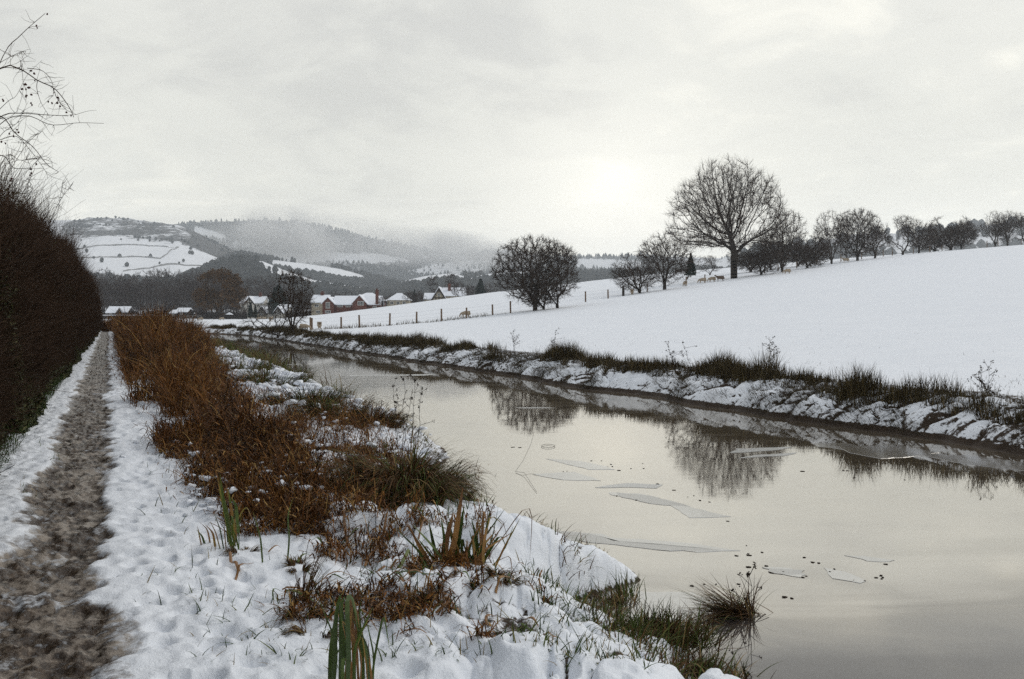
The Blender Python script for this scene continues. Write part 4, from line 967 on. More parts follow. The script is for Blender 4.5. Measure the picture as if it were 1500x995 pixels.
# --- sedge along the near water edge
def sedge(name, label, pxx, pyy, R_, H, n, droop=1.6, green=.5, seed=0, wd=.008, z0=None, snow=True, stretch=(1, 1), bz=None, tip=None, cat='sedge tussock', group='sedge tussocks at the near water edge'):
    zb = z0 if z0 is not None else .3; Y = F * (CZ - zb) / (pyy - HZ); X = px(pxx, Y); zb = ground(X, Y) if z0 is None else z0
    r_ = np.random.default_rng(seed); a = r_.uniform(0, 6.28, n); rr = R_ * np.sqrt(r_.uniform(0, 1, n)) * .55
    b0 = np.stack([rr * np.cos(a) * stretch[0], rr * np.sin(a) * stretch[1], np.zeros(n)], 1)
    b0[:, 2] = land(X + b0[:, 0], Y + b0[:, 1]) - zb - .03 if z0 is None else -.03
    az = a + r_.normal(0, .6, n) if tip is None else tip + r_.normal(0, .5, n)
    nc = max(5, n // 55); ci = r_.integers(0, nc, n); ca = r_.uniform(0, 6.28, nc); cr = R_ * np.sqrt(r_.uniform(0, 1, nc)) * .7; ch = r_.uniform(.45, 1.15, nc); cl = r_.uniform(.1, 1.0, nc)
    b0[:, 0] = (cr * np.cos(ca) * stretch[0])[ci] + r_.normal(0, R_ * .07, n); b0[:, 1] = (cr * np.sin(ca) * stretch[1])[ci] + r_.normal(0, R_ * .07, n)
    if z0 is None: b0[:, 2] = land(X + b0[:, 0], Y + b0[:, 1]) - zb - .03
    az = (ca if tip is None else tip + .35 * np.sin(ca * 3))[ci] + r_.normal(0, .45, n); rr = cr[ci]
    pr = blades(b0, H * ch[ci] * r_.uniform(.5, 1.1, n), wd, az, cl[ci] * .7 + r_.normal(0, .15, n), droop * r_.uniform(.6, 1.35, n), 6, seed + 1, shade=np.where(r_.uniform(0, 1, n) < green, r_.uniform(.5, .85, n), r_.choice([.1, .25, .3, .98], n, p=[.35, .3, .25, .1])), shape=1.4)
    t = thing(name, (X, Y, zb), label, cat, group)
    veg('leaves', [pr[:3]], 'sedge', t)
    return t
sd = 500
for lb, a, y, R_, H, n, dr, gr, tip in (
        ('large drooping green and brown tussock overhanging the water, below the tall dead stalks', 596, 748, .52, .72, 3600, 2.2, .30, None),
        ('brown edge tussock spilling into the water just right of the large drooping one', 640, 745, .42, .5, 1100, 2.0, .25, -.3),
        ('rust brown tussock with snow on it above the large drooping one', 545, 640, .55, .5, 1500, 2.0, .2, None),
        ('dark tussock at the water edge left of the rust brown one', 480, 632, .8, .6, 1700, 1.9, .45, None),
        ('green and brown tussock in the middle of the near bank', 440, 612, .9, .65, 1600, 1.7, .55, None),
        ('far green tussock beside the dark reach of water', 395, 578, 1.1, .75, 1600, 1.6, .5, None),
        ('farthest green tussock by the dark water', 345, 556, 1.3, .7, 1500, 1.5, .5, None),
        ('green tussock right against the tall reeds by the dark water', 300, 540, 1.4, .7, 1200, 1.5, .45, None),
        ('low brown tussock between the snow mounds and the large drooping one', 565, 700, .45, .42, 900, 1.8, .4, None),
        ('brown tuft at the foot of the large drooping tussock', 615, 765, .35, .4, 700, 1.7, .3, None)):
    sedge('sedge_tussock', lb, a, y, R_, H, n, dr, gr, sd, z0=None, tip=tip); sd += 7
# more sedge far along the edge, uncounted
s = rg.uniform(22, 100, 9000); v = w_near(s) - np.abs(rg.normal(0, .45, 9000)) - bend(s); b = gpts(s, v); b[:, 2] = np.maximum(b[:, 2], -.02)
k = sst(-.4, .3, vnoise(s * .6, s * 0, 401)) > rg.uniform(0, 1, 9000); b = b[k]; s = s[k]; n = len(b)
tag(veg('edge_sedge', [blades(b, rg.uniform(.3, .8, n), .009 + .0003 * s, rg.uniform(0, 6.28, n), rg.uniform(0, .6, n), rg.uniform(.6, 2, n), 4, 9)[:3]], 'sedge'), 'fringe of sedge along the near edge of the dark reach', 'sedge', None, 'stuff')
# short stems standing in the water right of the large tussock
base = []
for i in range(60):
    a, y = random.gauss(675, 20), random.gauss(697, 6); Y = F * CZ / (y - HZ); base.append((px(a, Y), Y, -.02))
base = np.array(base); n = len(base)
tag(veg('emergent_stems', [blades(base, rg.uniform(.06, .2, n), .007, rg.uniform(-1.5, 1.5, n), rg.uniform(0, 1.4, n), rg.uniform(0, 1.5, n), 4, 10)[:3]], 'brown'), 'short dead stems poking through the ice right of the large tussock', 'dead stems', None, 'stuff')

# --- tall dead stalks with seed heads
def stalk_clump(label, pts, name='dead_stalks', group=None):
    """pts: list of (px_base, py_base, px_top, py_top, Y)"""
    Y0 = pts[0][4]; X0 = px(pts[0][0], Y0); z0 = pz(pts[0][1], Y0); t = thing(name, (X0, Y0, z0), label, 'dead stalks', group)
    p0 = []; p1 = []; r0 = []; hd = []
    for a, y, a2, y2, Y in pts:
        p0 = []; p1 = []; r0 = []
        A_ = np.array((px(a, Y), Y, pz(y, Y))); B_ = np.array((px(a2, Y), Y + random.uniform(-.1, .1), pz(y2, Y))); prev = A_
        nseg = 7
        for k in range(1, nseg + 1):
            q = A_ + (B_ - A_) * k / nseg + np.array((random.gauss(0, .008), random.gauss(0, .008), 0)); p0.append(prev); p1.append(q); r0.append(.0045 * (1 - .6 * k / nseg)); prev = q
            if k > 2:
                for _ in range(random.choice((1, 2))):
                    e = q + np.array((random.gauss(0, .05), random.gauss(0, .04), random.uniform(.02, .09))); p0.append(q); p1.append(e); r0.append(.0018); hd.append(e)
        hd += [prev + np.random.default_rng(int(a)).normal(0, .012, 3) for _ in range(3)]
        V, q = prisms(np.array(p0) - (X0, Y0, z0), np.array(p1) - (X0, Y0, z0), np.array(r0), np.array(r0) * .9, 4); mesh_np('stem', V, q, M['seed'], t)
    hd = np.array(hd) - (X0, Y0, z0); c = np.repeat(hd, 7, 0) + np.random.default_rng(3).normal(0, .008, (len(hd) * 7, 3))
    V, q, sh = leaf_quads(c, .012, 4); mesh_np('leaves', V, q, M['seed'], t, smooth=False)
    return t
stalk_clump('tall dead stalks with seed heads standing before the bright water', [(584, 690, 578, 563, 11.5), (590, 690, 592, 558, 11.6), (600, 690, 609, 556, 11.4), (608, 688, 618, 574, 11.5), (579, 690, 581, 590, 11.3), (587, 692, 602, 582, 11.7)])
stalk_clump('sprawling dead stalks by the iris clump', [(322, 730, 300, 640, 8.6), (340, 735, 352, 650, 8.7), (415, 740, 430, 640, 9), (455, 760, 470, 655, 8.8)])

# --- flag iris and bur-reed clumps, blade by blade from measured tips
def extra_blades(e, first):
    if not e: return []
    n, x0, x1, yb, len_, sp, w, seed = e; r_ = random.Random(seed); out = []
    for i in range(n):
        x = r_.uniform(x0, x1); ln = len_ * r_.uniform(.35, 1); th = r_.gauss(0, sp); bx, by = x + ln * math.sin(th) * .5, yb - ln * math.cos(th) * .5
        th2 = th + r_.gauss(0, .25); tx, ty = bx + ln * .5 * math.sin(th2), by - ln * .5 * math.cos(th2); pts = [(bx, by), (tx, ty)]
        if r_.random() < .35: pts.append((tx + r_.uniform(2, 22), ty + ln * r_.uniform(.1, .5)))
        out.append((x, yb + r_.uniform(-4, 8), pts, r_.choice([.05, .1, .3, .9, .96, .97]), w * r_.uniform(.5, 1.1)))
    return out
def iris(name, label, blades_, Y, mt='iris', cat='iris clump', w=.026, extra=None):
    """blades_: (px0, py0, [(px,py)...], shade, width) - each a bent ribbon at depth Y (+ small offsets)"""
    x0, y0 = blades_[0][0], blades_[0][1]; O = np.array((px(x0, Y), Y, pz(y0, Y))); t = thing(name, tuple(O), label, cat)
    blades_ = list(blades_) + extra_blades(extra, blades_[0])
    for bi, bl in enumerate(blades_):
        a, y, pts, sh, wd = bl; Yb = Y + random.uniform(-.12, .12); wd = (wd or w) * .8
        P = [np.array((px(a, Yb), Yb, pz(y, Yb) - .05))]
        for k, (a2, y2) in enumerate(pts): Yk = Yb + (k + 1) * random.uniform(-.05, .05); P.append(np.array((px(a2, Yk), Yk, pz(y2, Yk))))
        # resample
        P = np.array(P) - O; seg = np.linalg.norm(np.diff(P, axis=0), axis=1); cs = np.concatenate([[0], np.cumsum(seg)]); m_ = 12
        tt = np.linspace(0, cs[-1], m_); Q = np.stack([np.interp(tt, cs, P[:, k]) for k in range(3)], 1)
        Q[1:-1] = Q[1:-1] * .6 + (Q[:-2] + Q[2:]) * .2
        rot = random.uniform(-.7, .7); sd_ = np.array((math.cos(rot), math.sin(rot), 0)); dn = np.array((-math.sin(rot), math.cos(rot), 0))
        u = np.linspace(0, 1, m_); ww = wd * .5 * np.clip(1.05 - u ** 3, .06, 1) * (1 - .15 * np.cos(u * 3))
        V = np.stack([Q - sd_ * ww[:, None], Q + dn * ww[:, None] * .35, Q + sd_ * ww[:, None], Q - dn * .0015 + dn * ww[:, None] * .12], 1).reshape(-1, 3)
        q = np.array([[4 * i + j, 4 * i + (j + 1) % 4, 4 * i + 4 + (j + 1) % 4, 4 * i + 4 + j] for i in range(m_ - 1) for j in range(4)])
        shv = np.clip(sh + .3 * np.clip(u - .75, 0, 1) / .25 * (sh < .9) + random.uniform(-.08, .08) + .06 * np.sin(u * 9 + bi), 0, 1)
        mesh_np('blade', V, q, M[mt], t, attrs=dict(shade=np.repeat(shv, 4)), smooth=False)
    return t
iris('yellow_flag', 'green and yellow flag iris leaves standing upright at the thicket end',
     [(346, 798, [(332, 745), (316, 690)], .55, .034), (342, 800, [(330, 750), (322, 694)], .3, .03), (348, 800, [(338, 740), (329, 702)], .8, .028), (345, 796, [(340, 750), (334, 716)], .4, .03), (340, 798, [(327, 740), (319, 705)], .72, .026), (349, 770, [(346, 742), (340, 730)], .2, .03)], 6.95, extra=(9, 326, 352, 800, 80, .22, .018, 7))
iris('cut_flag_stumps', 'short cut orange-brown leaf stumps beside the flag iris', [(312, 808, [(304, 775), (291, 764)], .9, .022), (318, 808, [(312, 780), (300, 768)], .95, .022), (306, 806, [(296, 785), (288, 776)], .15, .022), (324, 800, [(316, 780), (308, 764)], .92, .02), (298, 802, [(292, 785), (289, 770)], .85, .018)], 7.0)
iris('single_flag_leaf', 'single green leaf with brown tip standing alone in the snow', [(419, 832, [(424, 790), (421, 755), (429, 730)], .45, .020)], 6.5)
iris('curved_flag_leaf', 'slim curved green leaf left of the single upright leaf', [(386, 832, [(382, 790), (371, 750)], .3, .018), (395, 846, [(396, 830), (394, 810)], .2, .01)], 6.5)
iris('brown_flag_stem', 'withered reddish leaf rising behind the single green leaf', [(448, 760, [(452, 735), (456, 700)], .97, .012), (447, 850, [(440, 800), (436, 760)], .97, .012)], 7.4)
iris('bent_flag_clump', 'dark green flag leaves bent over at the top, at the bottom of the picture',
     [(487, 1020, [(490, 960), (492, 900), (497, 872), (502, 868)], .1, .03), (498, 1020, [(500, 950), (499, 890), (504, 868), (512, 874)], .05, .028), (508, 1030, [(511, 950), (508, 885), (510, 866), (520, 880), (524, 925)], .12, .03),
      (518, 1020, [(519, 960), (515, 900), (512, 872), (506, 868)], .9, .026), (482, 1020, [(484, 950), (492, 905), (500, 875)], .15, .024), (530, 1030, [(532, 970), (524, 915), (516, 885), (508, 872)], .2, .028),
      (539, 1020, [(540, 985), (530, 930), (522, 890), (512, 876)], .85, .02), (514, 1010, [(506, 940), (502, 895), (497, 875)], .02, .026), (526, 1000, [(522, 940), (520, 880)], .97, .02), (503, 1000, [(512, 930), (516, 890)], .9, .016),
      (476, 905, [(490, 880), (486, 870)], .05, .008), (545, 1010, [(548, 960), (536, 905)], .1, .012)], 4.35, 'iris', 'iris clump', .026, (16, 484, 548, 1015, 150, .10, .02, 6))
iris('bur_reed_clump', 'dark broad reed leaves fanning out over the near water edge, one bent like a hook',
     [(655, 838, [(668, 780), (678, 714)], .96, .055), (662, 838, [(672, 790), (680, 740)], .05, .05), (650, 836, [(654, 790), (664, 750)], .92, .05), (644, 840, [(652, 800), (660, 765)], .1, .05), (672, 842, [(700, 800), (740, 745)], .05, .022), (684, 838, [(716, 800), (742, 762)], .95, .02), (690, 835, [(735, 790), (770, 738), (781, 742), (776, 820)], .97, .011),
      (668, 842, [(690, 790), (716, 755), (738, 762), (745, 800)], .93, .012), (700, 842, [(722, 826), (748, 812), (750, 842)], .95, .012), (640, 838, [(648, 810), (651, 780)], .97, .028), (664, 845, [(672, 800), (676, 760)], .03, .03),
      (705, 845, [(742, 800), (752, 770)], .1, .013), (690, 850, [(700, 790), (700, 745), (708, 730)], .96, .010), (660, 850, [(620, 846), (580, 852)], .97, .016), (676, 850, [(700, 846), (740, 840)], .96, .012), (655, 846, [(640, 824), (630, 816)], .9, .018),
      (700, 838, [(722, 785), (730, 742)], .15, .010), (712, 850, [(740, 850), (764, 860)], .1, .012), (672, 838, [(664, 790), (672, 750)], .3, .03), (682, 832, [(688, 800), (706, 770)], .2, .02)], 6.55, 'iris', 'reed clump', .02, (40, 642, 712, 846, 112, .5, .032, 5))
# leaves lying on the snow
lying = [(534, 822, 560, 800, .95, .018), (548, 842, 598, 828, .96, .02), (575, 845, 602, 812, .5, .022), (604, 836, 634, 822, .97, .016), (500, 798, 538, 784, .3, .01), (545, 800, 568, 776, .96, .02), (462, 858, 520, 852, .94, .012),
         (520, 880, 566, 880, .97, .014), (575, 868, 622, 868, .1, .016), (420, 860, 466, 890, .5, .022), (350, 838, 338, 812, .97, .022), (345, 846, 372, 830, .96, .016), (470, 812, 490, 828, .97, .02), (430, 905, 470, 900, .97, .012),
         (560, 908, 578, 892, .97, .02), (540, 905, 556, 870, .96, .012), (640, 900, 668, 906, .97, .022), (736, 850, 768, 845, .96, .02), (618, 870, 650, 880, .2, .014), (748, 872, 770, 850, .1, .012), (505, 775, 520, 810, .97, .02)]
_rl = random.Random(12)
for _ in range(46):
    a_ = _rl.uniform(390, 800); y_ = _rl.uniform(745, 945)
    if a_ > 700 and y_ < 815: continue
    th_ = _rl.uniform(-.9, .9); l_ = _rl.uniform(14, 48); lying.append((a_, y_, a_ + l_ * math.cos(th_), y_ + l_ * .55 * math.sin(th_), _rl.choice([.96, .97, .97, .9, .4, .15]), _rl.uniform(.008, .02)))
for i, (a, y, a2, y2, sh, w) in enumerate(lying):
    z_ = .46; Y = F * (CZ - z_) / (y - HZ); Yb = F * (CZ - z_) / (y2 - HZ); P0 = np.array((px(a, Y), Y, 0)); P1 = np.array((px(a2, Yb), Yb, 0)); m_ = 7; u = np.linspace(0, 1, m_)
    Q = P0 + (P1 - P0) * u[:, None]; Q[:, 2] = land(Q[:, 0], Q[:, 1]) + .012 + .03 * np.sin(u * 3.1); d_v = unit(P1 - P0); sd_ = np.array((-d_v[1], d_v[0], .3))
    O = Q[0].copy(); Q -= O; ww = w * .5 * np.clip(1.1 - u ** 3, .1, 1); Q[:, :2] += (np.array((-d_v[1], d_v[0])) * random.uniform(-.06, .06))[None] * np.sin(u * 3.1)[:, None]
    V = np.stack([Q - sd_ * ww[:, None], Q + np.array((0, 0, .3)) * ww[:, None], Q + sd_ * ww[:, None], Q - np.array((0, 0, .002))], 1).reshape(-1, 3)
    q = np.array([[4 * k + j, 4 * k + (j + 1) % 4, 4 * k + 4 + (j + 1) % 4, 4 * k + 4 + j] for k in range(m_ - 1) for j in range(4)])
    o = mesh_np('fallen_leaf', V, q, M['iris'], attrs=dict(shade=np.full(m_ * 4, sh)), smooth=False); o.location = O
    tag(o, 'long fallen flag leaf lying on the hummocky snow between the iris clumps', 'fallen leaf', 'flag leaves fallen on the snow')

# small curled brown tussocks showing through the snow
for i, (a, y, R_, n, lb) in enumerate(((606, 940, .10, 160, 'curled brown grass tuft in the snow right of the bent iris clump'), (643, 938, .10, 150, 'brown grass tuft touching the right side of the curled one'), (688, 905, .09, 140, 'small brown tuft in a snow hollow under the reed clump'),
        (716, 893, .12, 190, 'larger brown tuft in a snow hollow under the reed clump'), (738, 905, .08, 100, 'dark tuft at the right rim of the snow hollow'), (358, 845, .10, 130, 'brown tuft below the flag iris leaves'), (445, 800, .16, 320, 'dark brown hollow of dead leaves behind the single leaf'),
        (440, 945, .09, 160, 'brown and straw tuft left of the bent iris clump'), (462, 975, .09, 90, 'small green-brown tuft at the foot of the bent iris clump'), (440, 870, .10, 110, 'tuft of straw coloured stalks in the left snow'), (490, 745, .2, 300, 'brown thatch of dead leaves among the snow mounds'),
        (560, 770, .12, 120, 'low dead tuft between two snow mounds'), (605, 795, .1, 100, 'low dead tuft near the reed clump'))):
    sedge('grass_tuft', lb, a, y, R_ * 1.3, .13 + R_ * .5, int(n * 2), 2.3, .10, 900 + i * 3, wd=.005, cat='grass tuft', group='brown grass tufts in the snow')
t = sedge('straw_tuft', 'upright straw coloured grass stalks left of the bent iris clump', 440, 925, .07, .36, 60, .5, .1, 990, wd=.005, cat='grass tuft', group='brown grass tufts in the snow')

# tufts at and in the water, lower right
def mop(name, label, a, y, seed, n, Rx, H, az, green, wd=.007, spread=.7, lean=(.8, 1.5)):
    Y = F * (CZ - .03) / (y - HZ); X = px(a, Y); z0 = max(0, ground(X, Y)); r_ = np.random.default_rng(seed)
    b0 = np.stack([r_.normal(0, Rx, n), r_.normal(0, Rx * .7, n), np.zeros(n) - .02], 1)
    pr = blades(b0, H * r_.uniform(.4, 1.1, n), wd, az + r_.normal(0, spread, n), r_.uniform(lean[0], lean[1], n), r_.uniform(-.1, .9, n), 5, seed, shade=np.where(r_.uniform(0, 1, n) < green, r_.uniform(.5, .85, n), r_.choice([.05, .2, .3, .97], n, p=[.35, .3, .25, .1])))
    t = thing(name, (X, Y, z0), label, 'grass tuft'); veg('leaves', [pr[:3]], 'sedge', t); return t
mop('floating_tuft', 'brown grass tuft sprawled on the water, farthest out at lower right', 1092, 893, 71, 420, .07, .42, math.pi, .15, .008, .45, (.85, 1.35))
mop('floating_tuft', 'upright outer blades of the sprawled tuft, nearest the open water', 1090, 895, 72, 60, .05, .33, 1.2, .1, .007, 2, (.1, .7))
mop('bank_tuft', 'brown drooping tuft at the snow edge below the small inlet', 955, 925, 73, 420, .11, .30, -1.2, .3, .007, 1.2, (.2, 1.2))
mop('bank_tuft', 'green and brown tuft at the lower right corner of the snow', 985, 960, 74, 420, .12, .28, -.4, .5, .008, 1.4, (.1, 1.2))
mop('bank_tuft', 'dark green tuft at the bottom edge right of the snow mounds', 910, 985, 75, 200, .12, .22, -.6, .9, .008, 1.4, (.1, 1.1))
mop('bank_tuft', 'small brown tuft in the inlet between the two snow tongues', 905, 880, 76, 170, .06, .2, 2.2, .3, .007, 1.2, (.3, 1.3))
mop('bank_tuft', 'thin fringe of blades under the sprawled tuft', 1040, 905, 77, 90, .12, .25, 3.3, .3, .006, .7, (.9, 1.5))
mop('bank_tuft', 'green blades at the tip of the upper snow tongue', 915, 868, 78, 60, .06, .24, 1.9, .85, .007, 1.2, (.1, 1.0))
mop('bank_tuft', 'green fringe on the last snow bump at the bottom edge', 1030, 985, 80, 240, .12, .22, -.3, .6, .007, 1.4, (.2, 1.3))
mop('bank_tuft', 'thin blades along the inner rim of the inlet', 865, 872, 81, 130, .12, .18, 1.0, .4, .006, 2.0, (.2, 1.3))
mop('bank_tuft', 'brown tuft at the bottom right corner against the water', 1010, 990, 79, 260, .1, .22, -.4, .45, .008, 1.4, (.2, 1.2))
stalk_clump('single dead stalk standing in the sprawled tuft', [(1100, 945, 1101, 846, 6.7)])
n = 5200; s = rg.uniform(4.2, 14.5, n); d = np.abs(rg.normal(.10, .28, n)); v = w_near(s) - d; k = fbm(s * 1.5, v * 2.2, 3, 621) > .0; s, v = s[k], v[k]; b = gpts(s, v); k = b[:, 2] > -.03; b = b[k]; n = len(b)
tag(veg('water_edge_grass', [blades(b - (0, 0, .01), rg.uniform(.05, .22, n), .007, rg.normal(.4, 1.2, n), rg.uniform(.2, 1.2, n), rg.uniform(.2, 1.7, n), 4, 81, shade=rg.choice([.05, .2, .3, .6, .75, .97], n))[:3]], 'sedge'), 'ragged brown and green grass along the near water edge', 'grass', None, 'stuff')
# sparse green blades in the snow
bx_ = [(4, 760, 930, 800, 870), (3.5, 560, 900, 860, 990), (2, 500, 700, 760, 860), (1.5, 280, 560, 870, 990), (1.4, 780, 960, 930, 1000), (1, 200, 330, 640, 900), (1.5, 640, 720, 700, 780), (.6, 20, 120, 640, 740)]
base = scatter(1900, bx_, 31); base = base[base[:, 2] > .03]; cl = vnoise(base[:, 0] * 3, base[:, 1] * 3, 33); base = base[cl > -.1]; n = len(base)
g1 = blades(base - (0, 0, .02), rg.uniform(.05, .17, n), .007, rg.uniform(0, 6.28, n), rg.uniform(.1, 1.1, n), rg.uniform(0, 1.2, n), 4, 32)
base = scatter(1500, bx_, 41); base = base[base[:, 2] > .03]; n = len(base)
g2 = blades(base - (0, 0, .01), rg.uniform(.03, .09, n), .004, rg.uniform(0, 6.28, n), rg.uniform(.1, 1.3, n), rg.uniform(0, 1.2, n), 3, 33, shade=rg.choice([.3, .99], n))
tag(veg('grass_blades', [g1[:3], g2[:3]], 'green'), 'sparse grass blades poking through the near snow', 'grass', None, 'stuff')
# blades along the left verge and ivy leaves spilling onto the snow
s = rg.uniform(4, 60, 6000) ; v = -1.02 - np.abs(rg.normal(0, .22, 6000)); b = gpts(s, v); n = len(b)
g3 = blades(b, rg.uniform(.06, .3, n), .008, rg.uniform(0, 6.28, n), rg.uniform(.1, 1.1, n), rg.uniform(0, 1.6, n), 4, 34, shade=rg.uniform(0, .6, n))
tag(veg('verge_grass', [g3[:3]], 'green'), 'dark grass at the foot of the hedge', 'grass', None, 'stuff')

# --- snow caught on the vegetation
def blobs(c, r, seed, flat=.6, sub=2):
    bm = bmesh.new(); bmesh.ops.create_icosphere(bm, subdivisions=sub, radius=1); V0 = np.array([v.co[:] for v in bm.verts]); F0 = np.array([[v.index for v in f.verts] for f in bm.faces]); bm.free()
    n = len(c); rg_ = np.random.default_rng(seed); k = len(V0)
    nz_ = np.stack([fbm(V0[None, :, 0] * 1.9 + rg_.uniform(0, 50, (n, 1)), V0[None, :, 1] * 1.9 + V0[None, :, 2] * 1.5 + rg_.uniform(0, 50, (n, 1)), 2, 7)], 0)[0]
    sx = rg_.uniform(.8, 2.0, (n, 1)); a = rg_.uniform(0, 3.14, (n, 1)); V = V0[None] * (1 + .75 * nz_)[:, :, None] * r[:, None, None]
    x = V[:, :, 0] * sx; y = V[:, :, 1]; V = np.stack([x * np.cos(a) - y * np.sin(a), x * np.sin(a) + y * np.cos(a), V[:, :, 2] * flat], 2) + c[:, None]
    return V.reshape(-1, 3), (F0[None] + (np.arange(n) * k)[:, None, None]).reshape(-1, 3)
s, v, hh = thicket(420, 9.5, 45, 1.3); v = v + rg.normal(0, .25, len(v)); c = gpts(s, v); c[:, 2] += hh * rg.uniform(.02, .3, len(s)); c1, r1 = c, rg.uniform(.015, .05, len(s)) * np.clip(.7 + s / 50, .7, 1.4)
c = scatter(330, [(3, 270, 470, 655, 770), (3, 440, 640, 610, 720), (1, 560, 640, 640, 700)], 55); c = c[c[:, 2] > .05]; c[:, 2] += rg.uniform(.0, .16, len(c)); 
s = rg.uniform(16, 45, 700); v = rg.uniform(2.5, 4.6, 700); c3 = gpts(s, v); c3[:, 2] += rg.uniform(0, .14, 700); c3 = c3[c3[:, 2] > .1]
c4 = []
for a_, y_, Y_, sx_, k_ in ((590, 662, 12.3, 28, 26), (560, 668, 12.0, 22, 12), (630, 668, 12.3, 18, 8), (545, 612, 17, 26, 22), (585, 628, 15, 22, 14)):
    for _ in range(k_): p_ = a_ + rg.normal(0, sx_ * .6); c4.append((px(p_, Y_), Y_ + rg.normal(0, .12), pz(y_ + rg.normal(0, 4) + abs(p_ - a_) * .15, Y_)))
c4 = np.array(c4)
cc = np.concatenate([c1, c, c3, c4]); rr = np.concatenate([r1, rg.uniform(.012, .042, len(c)), rg.uniform(.03, .09, len(c3)), rg.uniform(.03, .08, len(c4))])
V, f = blobs(cc, rr, 8); tag(mesh_np('caught_snow', V, f, M['snow']), 'lumps of snow caught in the withered reeds and sedge', 'snow', None, 'stuff')

# ------------------------------------------------------------------ far bank vegetation
n = 120000; s = 6 + (112 - 6) * rg.uniform(0, 1, n) ** 1.7; d = .6 + 1.15 * rg.beta(1.5, 1.7, n) + .3 * vnoise(s * .5, s * 0, 601)
dens = sst(-.30, .35, fbm(s * .5, d * .9, 3, 603) + .12); k = rg.uniform(0, 1, n) < dens; s, d, dn_ = s[k], d[k], dens[k]; X, Y, z = bank_z(s, d); n = len(s)
hh = rg.uniform(.10, .42, n) * (.5 + .8 * dn_) * (1 + .4 * vnoise(s * 1.5, s * 0, 605)); tuss = cells(s * 1.1, d * 1.1, 607)[0]; hh = hh * np.clip(1.35 - tuss * .9, .5, 1.4)
g1 = blades(np.stack([X, Y, z - .02], 1), hh, .007 + .00025 * s, rg.uniform(0, 6.28, n), np.abs(rg.normal(0, .3, n)), rg.uniform(0, .9, n), 3, 61)
# drooping grass over the bank face
n = 110000; s = 6 + (100 - 6) * rg.uniform(0, 1, n) ** 1.6; d = rg.uniform(.0, 1.3, n); k = fbm(s * 1.2, d * 1.6, 2, 609) + .6 * (rg.uniform(0, 1, n) - .6) > .02; s, d = s[k], d[k]; X, Y, z = bank_z(s, d); n = len(s)
az = math.atan2(.3754, -.9269) + rg.normal(0, .8, n)
g2 = blades(np.stack([X, Y, z + .01], 1), rg.uniform(.08, .3, n), .006 + .0002 * s, az, rg.uniform(.4, 1.4, n), rg.uniform(.2, 1.4, n), 3, 62, shade=rg.uniform(0, .7, n))
tag(veg('bank_grass', [g1[:3], g2[:3]], 'rush'), 'dark rough grass and rushes along the top of the far bank', 'grass', None, 'stuff')
n = 5200; s = 8 + 90 * rg.uniform(0, 1, n) ** 1.4; d = 2.0 + rg.exponential(3.5, n); X, Y = xy(s, d + w_far(s) - bend(s)); kk = fbm(X * .35, Y * .35, 2, 611) > -.05; X, Y = X[kk], Y[kk]; n = len(X)
tag(veg('field_grass', [blades(np.stack([X, Y, land(X, Y) - .01], 1), rg.uniform(.03, .11, n), .008, rg.uniform(0, 6.28, n), rg.uniform(0, .9, n), rg.uniform(0, 1, n), 2, 68)[:3]], 'rush'), 'scattered grass tips poking through the snow of the field', 'grass', None, 'stuff')
# separate tall weeds on far bank
def weed(a, yb, yt, Y, lean=0, nb=7, label='', sd_=0):
    r_ = random.Random(sd_); O = np.array((px(a, Y), Y, pz(yb, Y))); t = thing('umbel_weed', tuple(O), label, 'weed', 'dead weeds on the far bank')
    H = (yb - yt) * Y / F; p0 = []; p1 = []; rr = []; hd = []
    for m_ in range(3):
        prev = np.array((r_.gauss(0, .03), r_.gauss(0, .03), -.05)); lx = lean + r_.gauss(0, .12); hm = H * (1 if m_ == 0 else r_.uniform(.5, .85)); ns = 6
        for k in range(1, ns + 1):
            q = np.array((lx * hm * (k / ns) ** 1.5 + r_.gauss(0, .01), r_.gauss(0, .02), hm * k / ns)); p0.append(prev); p1.append(q); rr.append(.009 * (1 - .6 * k / ns)); prev = q
            if k >= 3:
                for _ in range(2):
                    e = q + np.array((r_.gauss(0, .10), r_.gauss(0, .1), r_.uniform(.04, .14))); p0.append(q); p1.append(e); rr.append(.004); hd.append(e)
        hd.append(prev)
    V, q = prisms(np.array(p0), np.array(p1), np.array(rr), np.array(rr) * .8, 3); mesh_np('stem', V, q, M['seed'], t)
    c = np.repeat(np.array(hd), 6, 0) + np.random.default_rng(sd_).normal(0, .02, (len(hd) * 6, 3)); V, q, sh = leaf_quads(c, .022, 5); mesh_np('leaves', V, q, M['seed'], t, smooth=False)
weed(812, 520, 486, 36, .05, label='thin weed on the far bank below the twin hawthorns', sd_=1)
weed(753, 518, 488, 39, 0, label='leftmost thin weed on the far bank below the twin hawthorns', sd_=3)
weed(992, 560, 508, 26, -.2, label='weed on the far bank below the low dense hawthorn', sd_=4)
weed(1020, 580, 510, 25, -.35, label='long stalked weed on the far bank below the great tree', sd_=5)
weed(1130, 545, 500, 24, .05, label='tall arching weed on the far bank right of the great tree', sd_=6)
weed(1448, 605, 540, 18.2, -.1, label='umbel weed on the far bank near the right edge', sd_=8)
weed(1462, 615, 548, 17.5, -.4, label='leaning weed on the far bank next to the umbel weed', sd_=10)
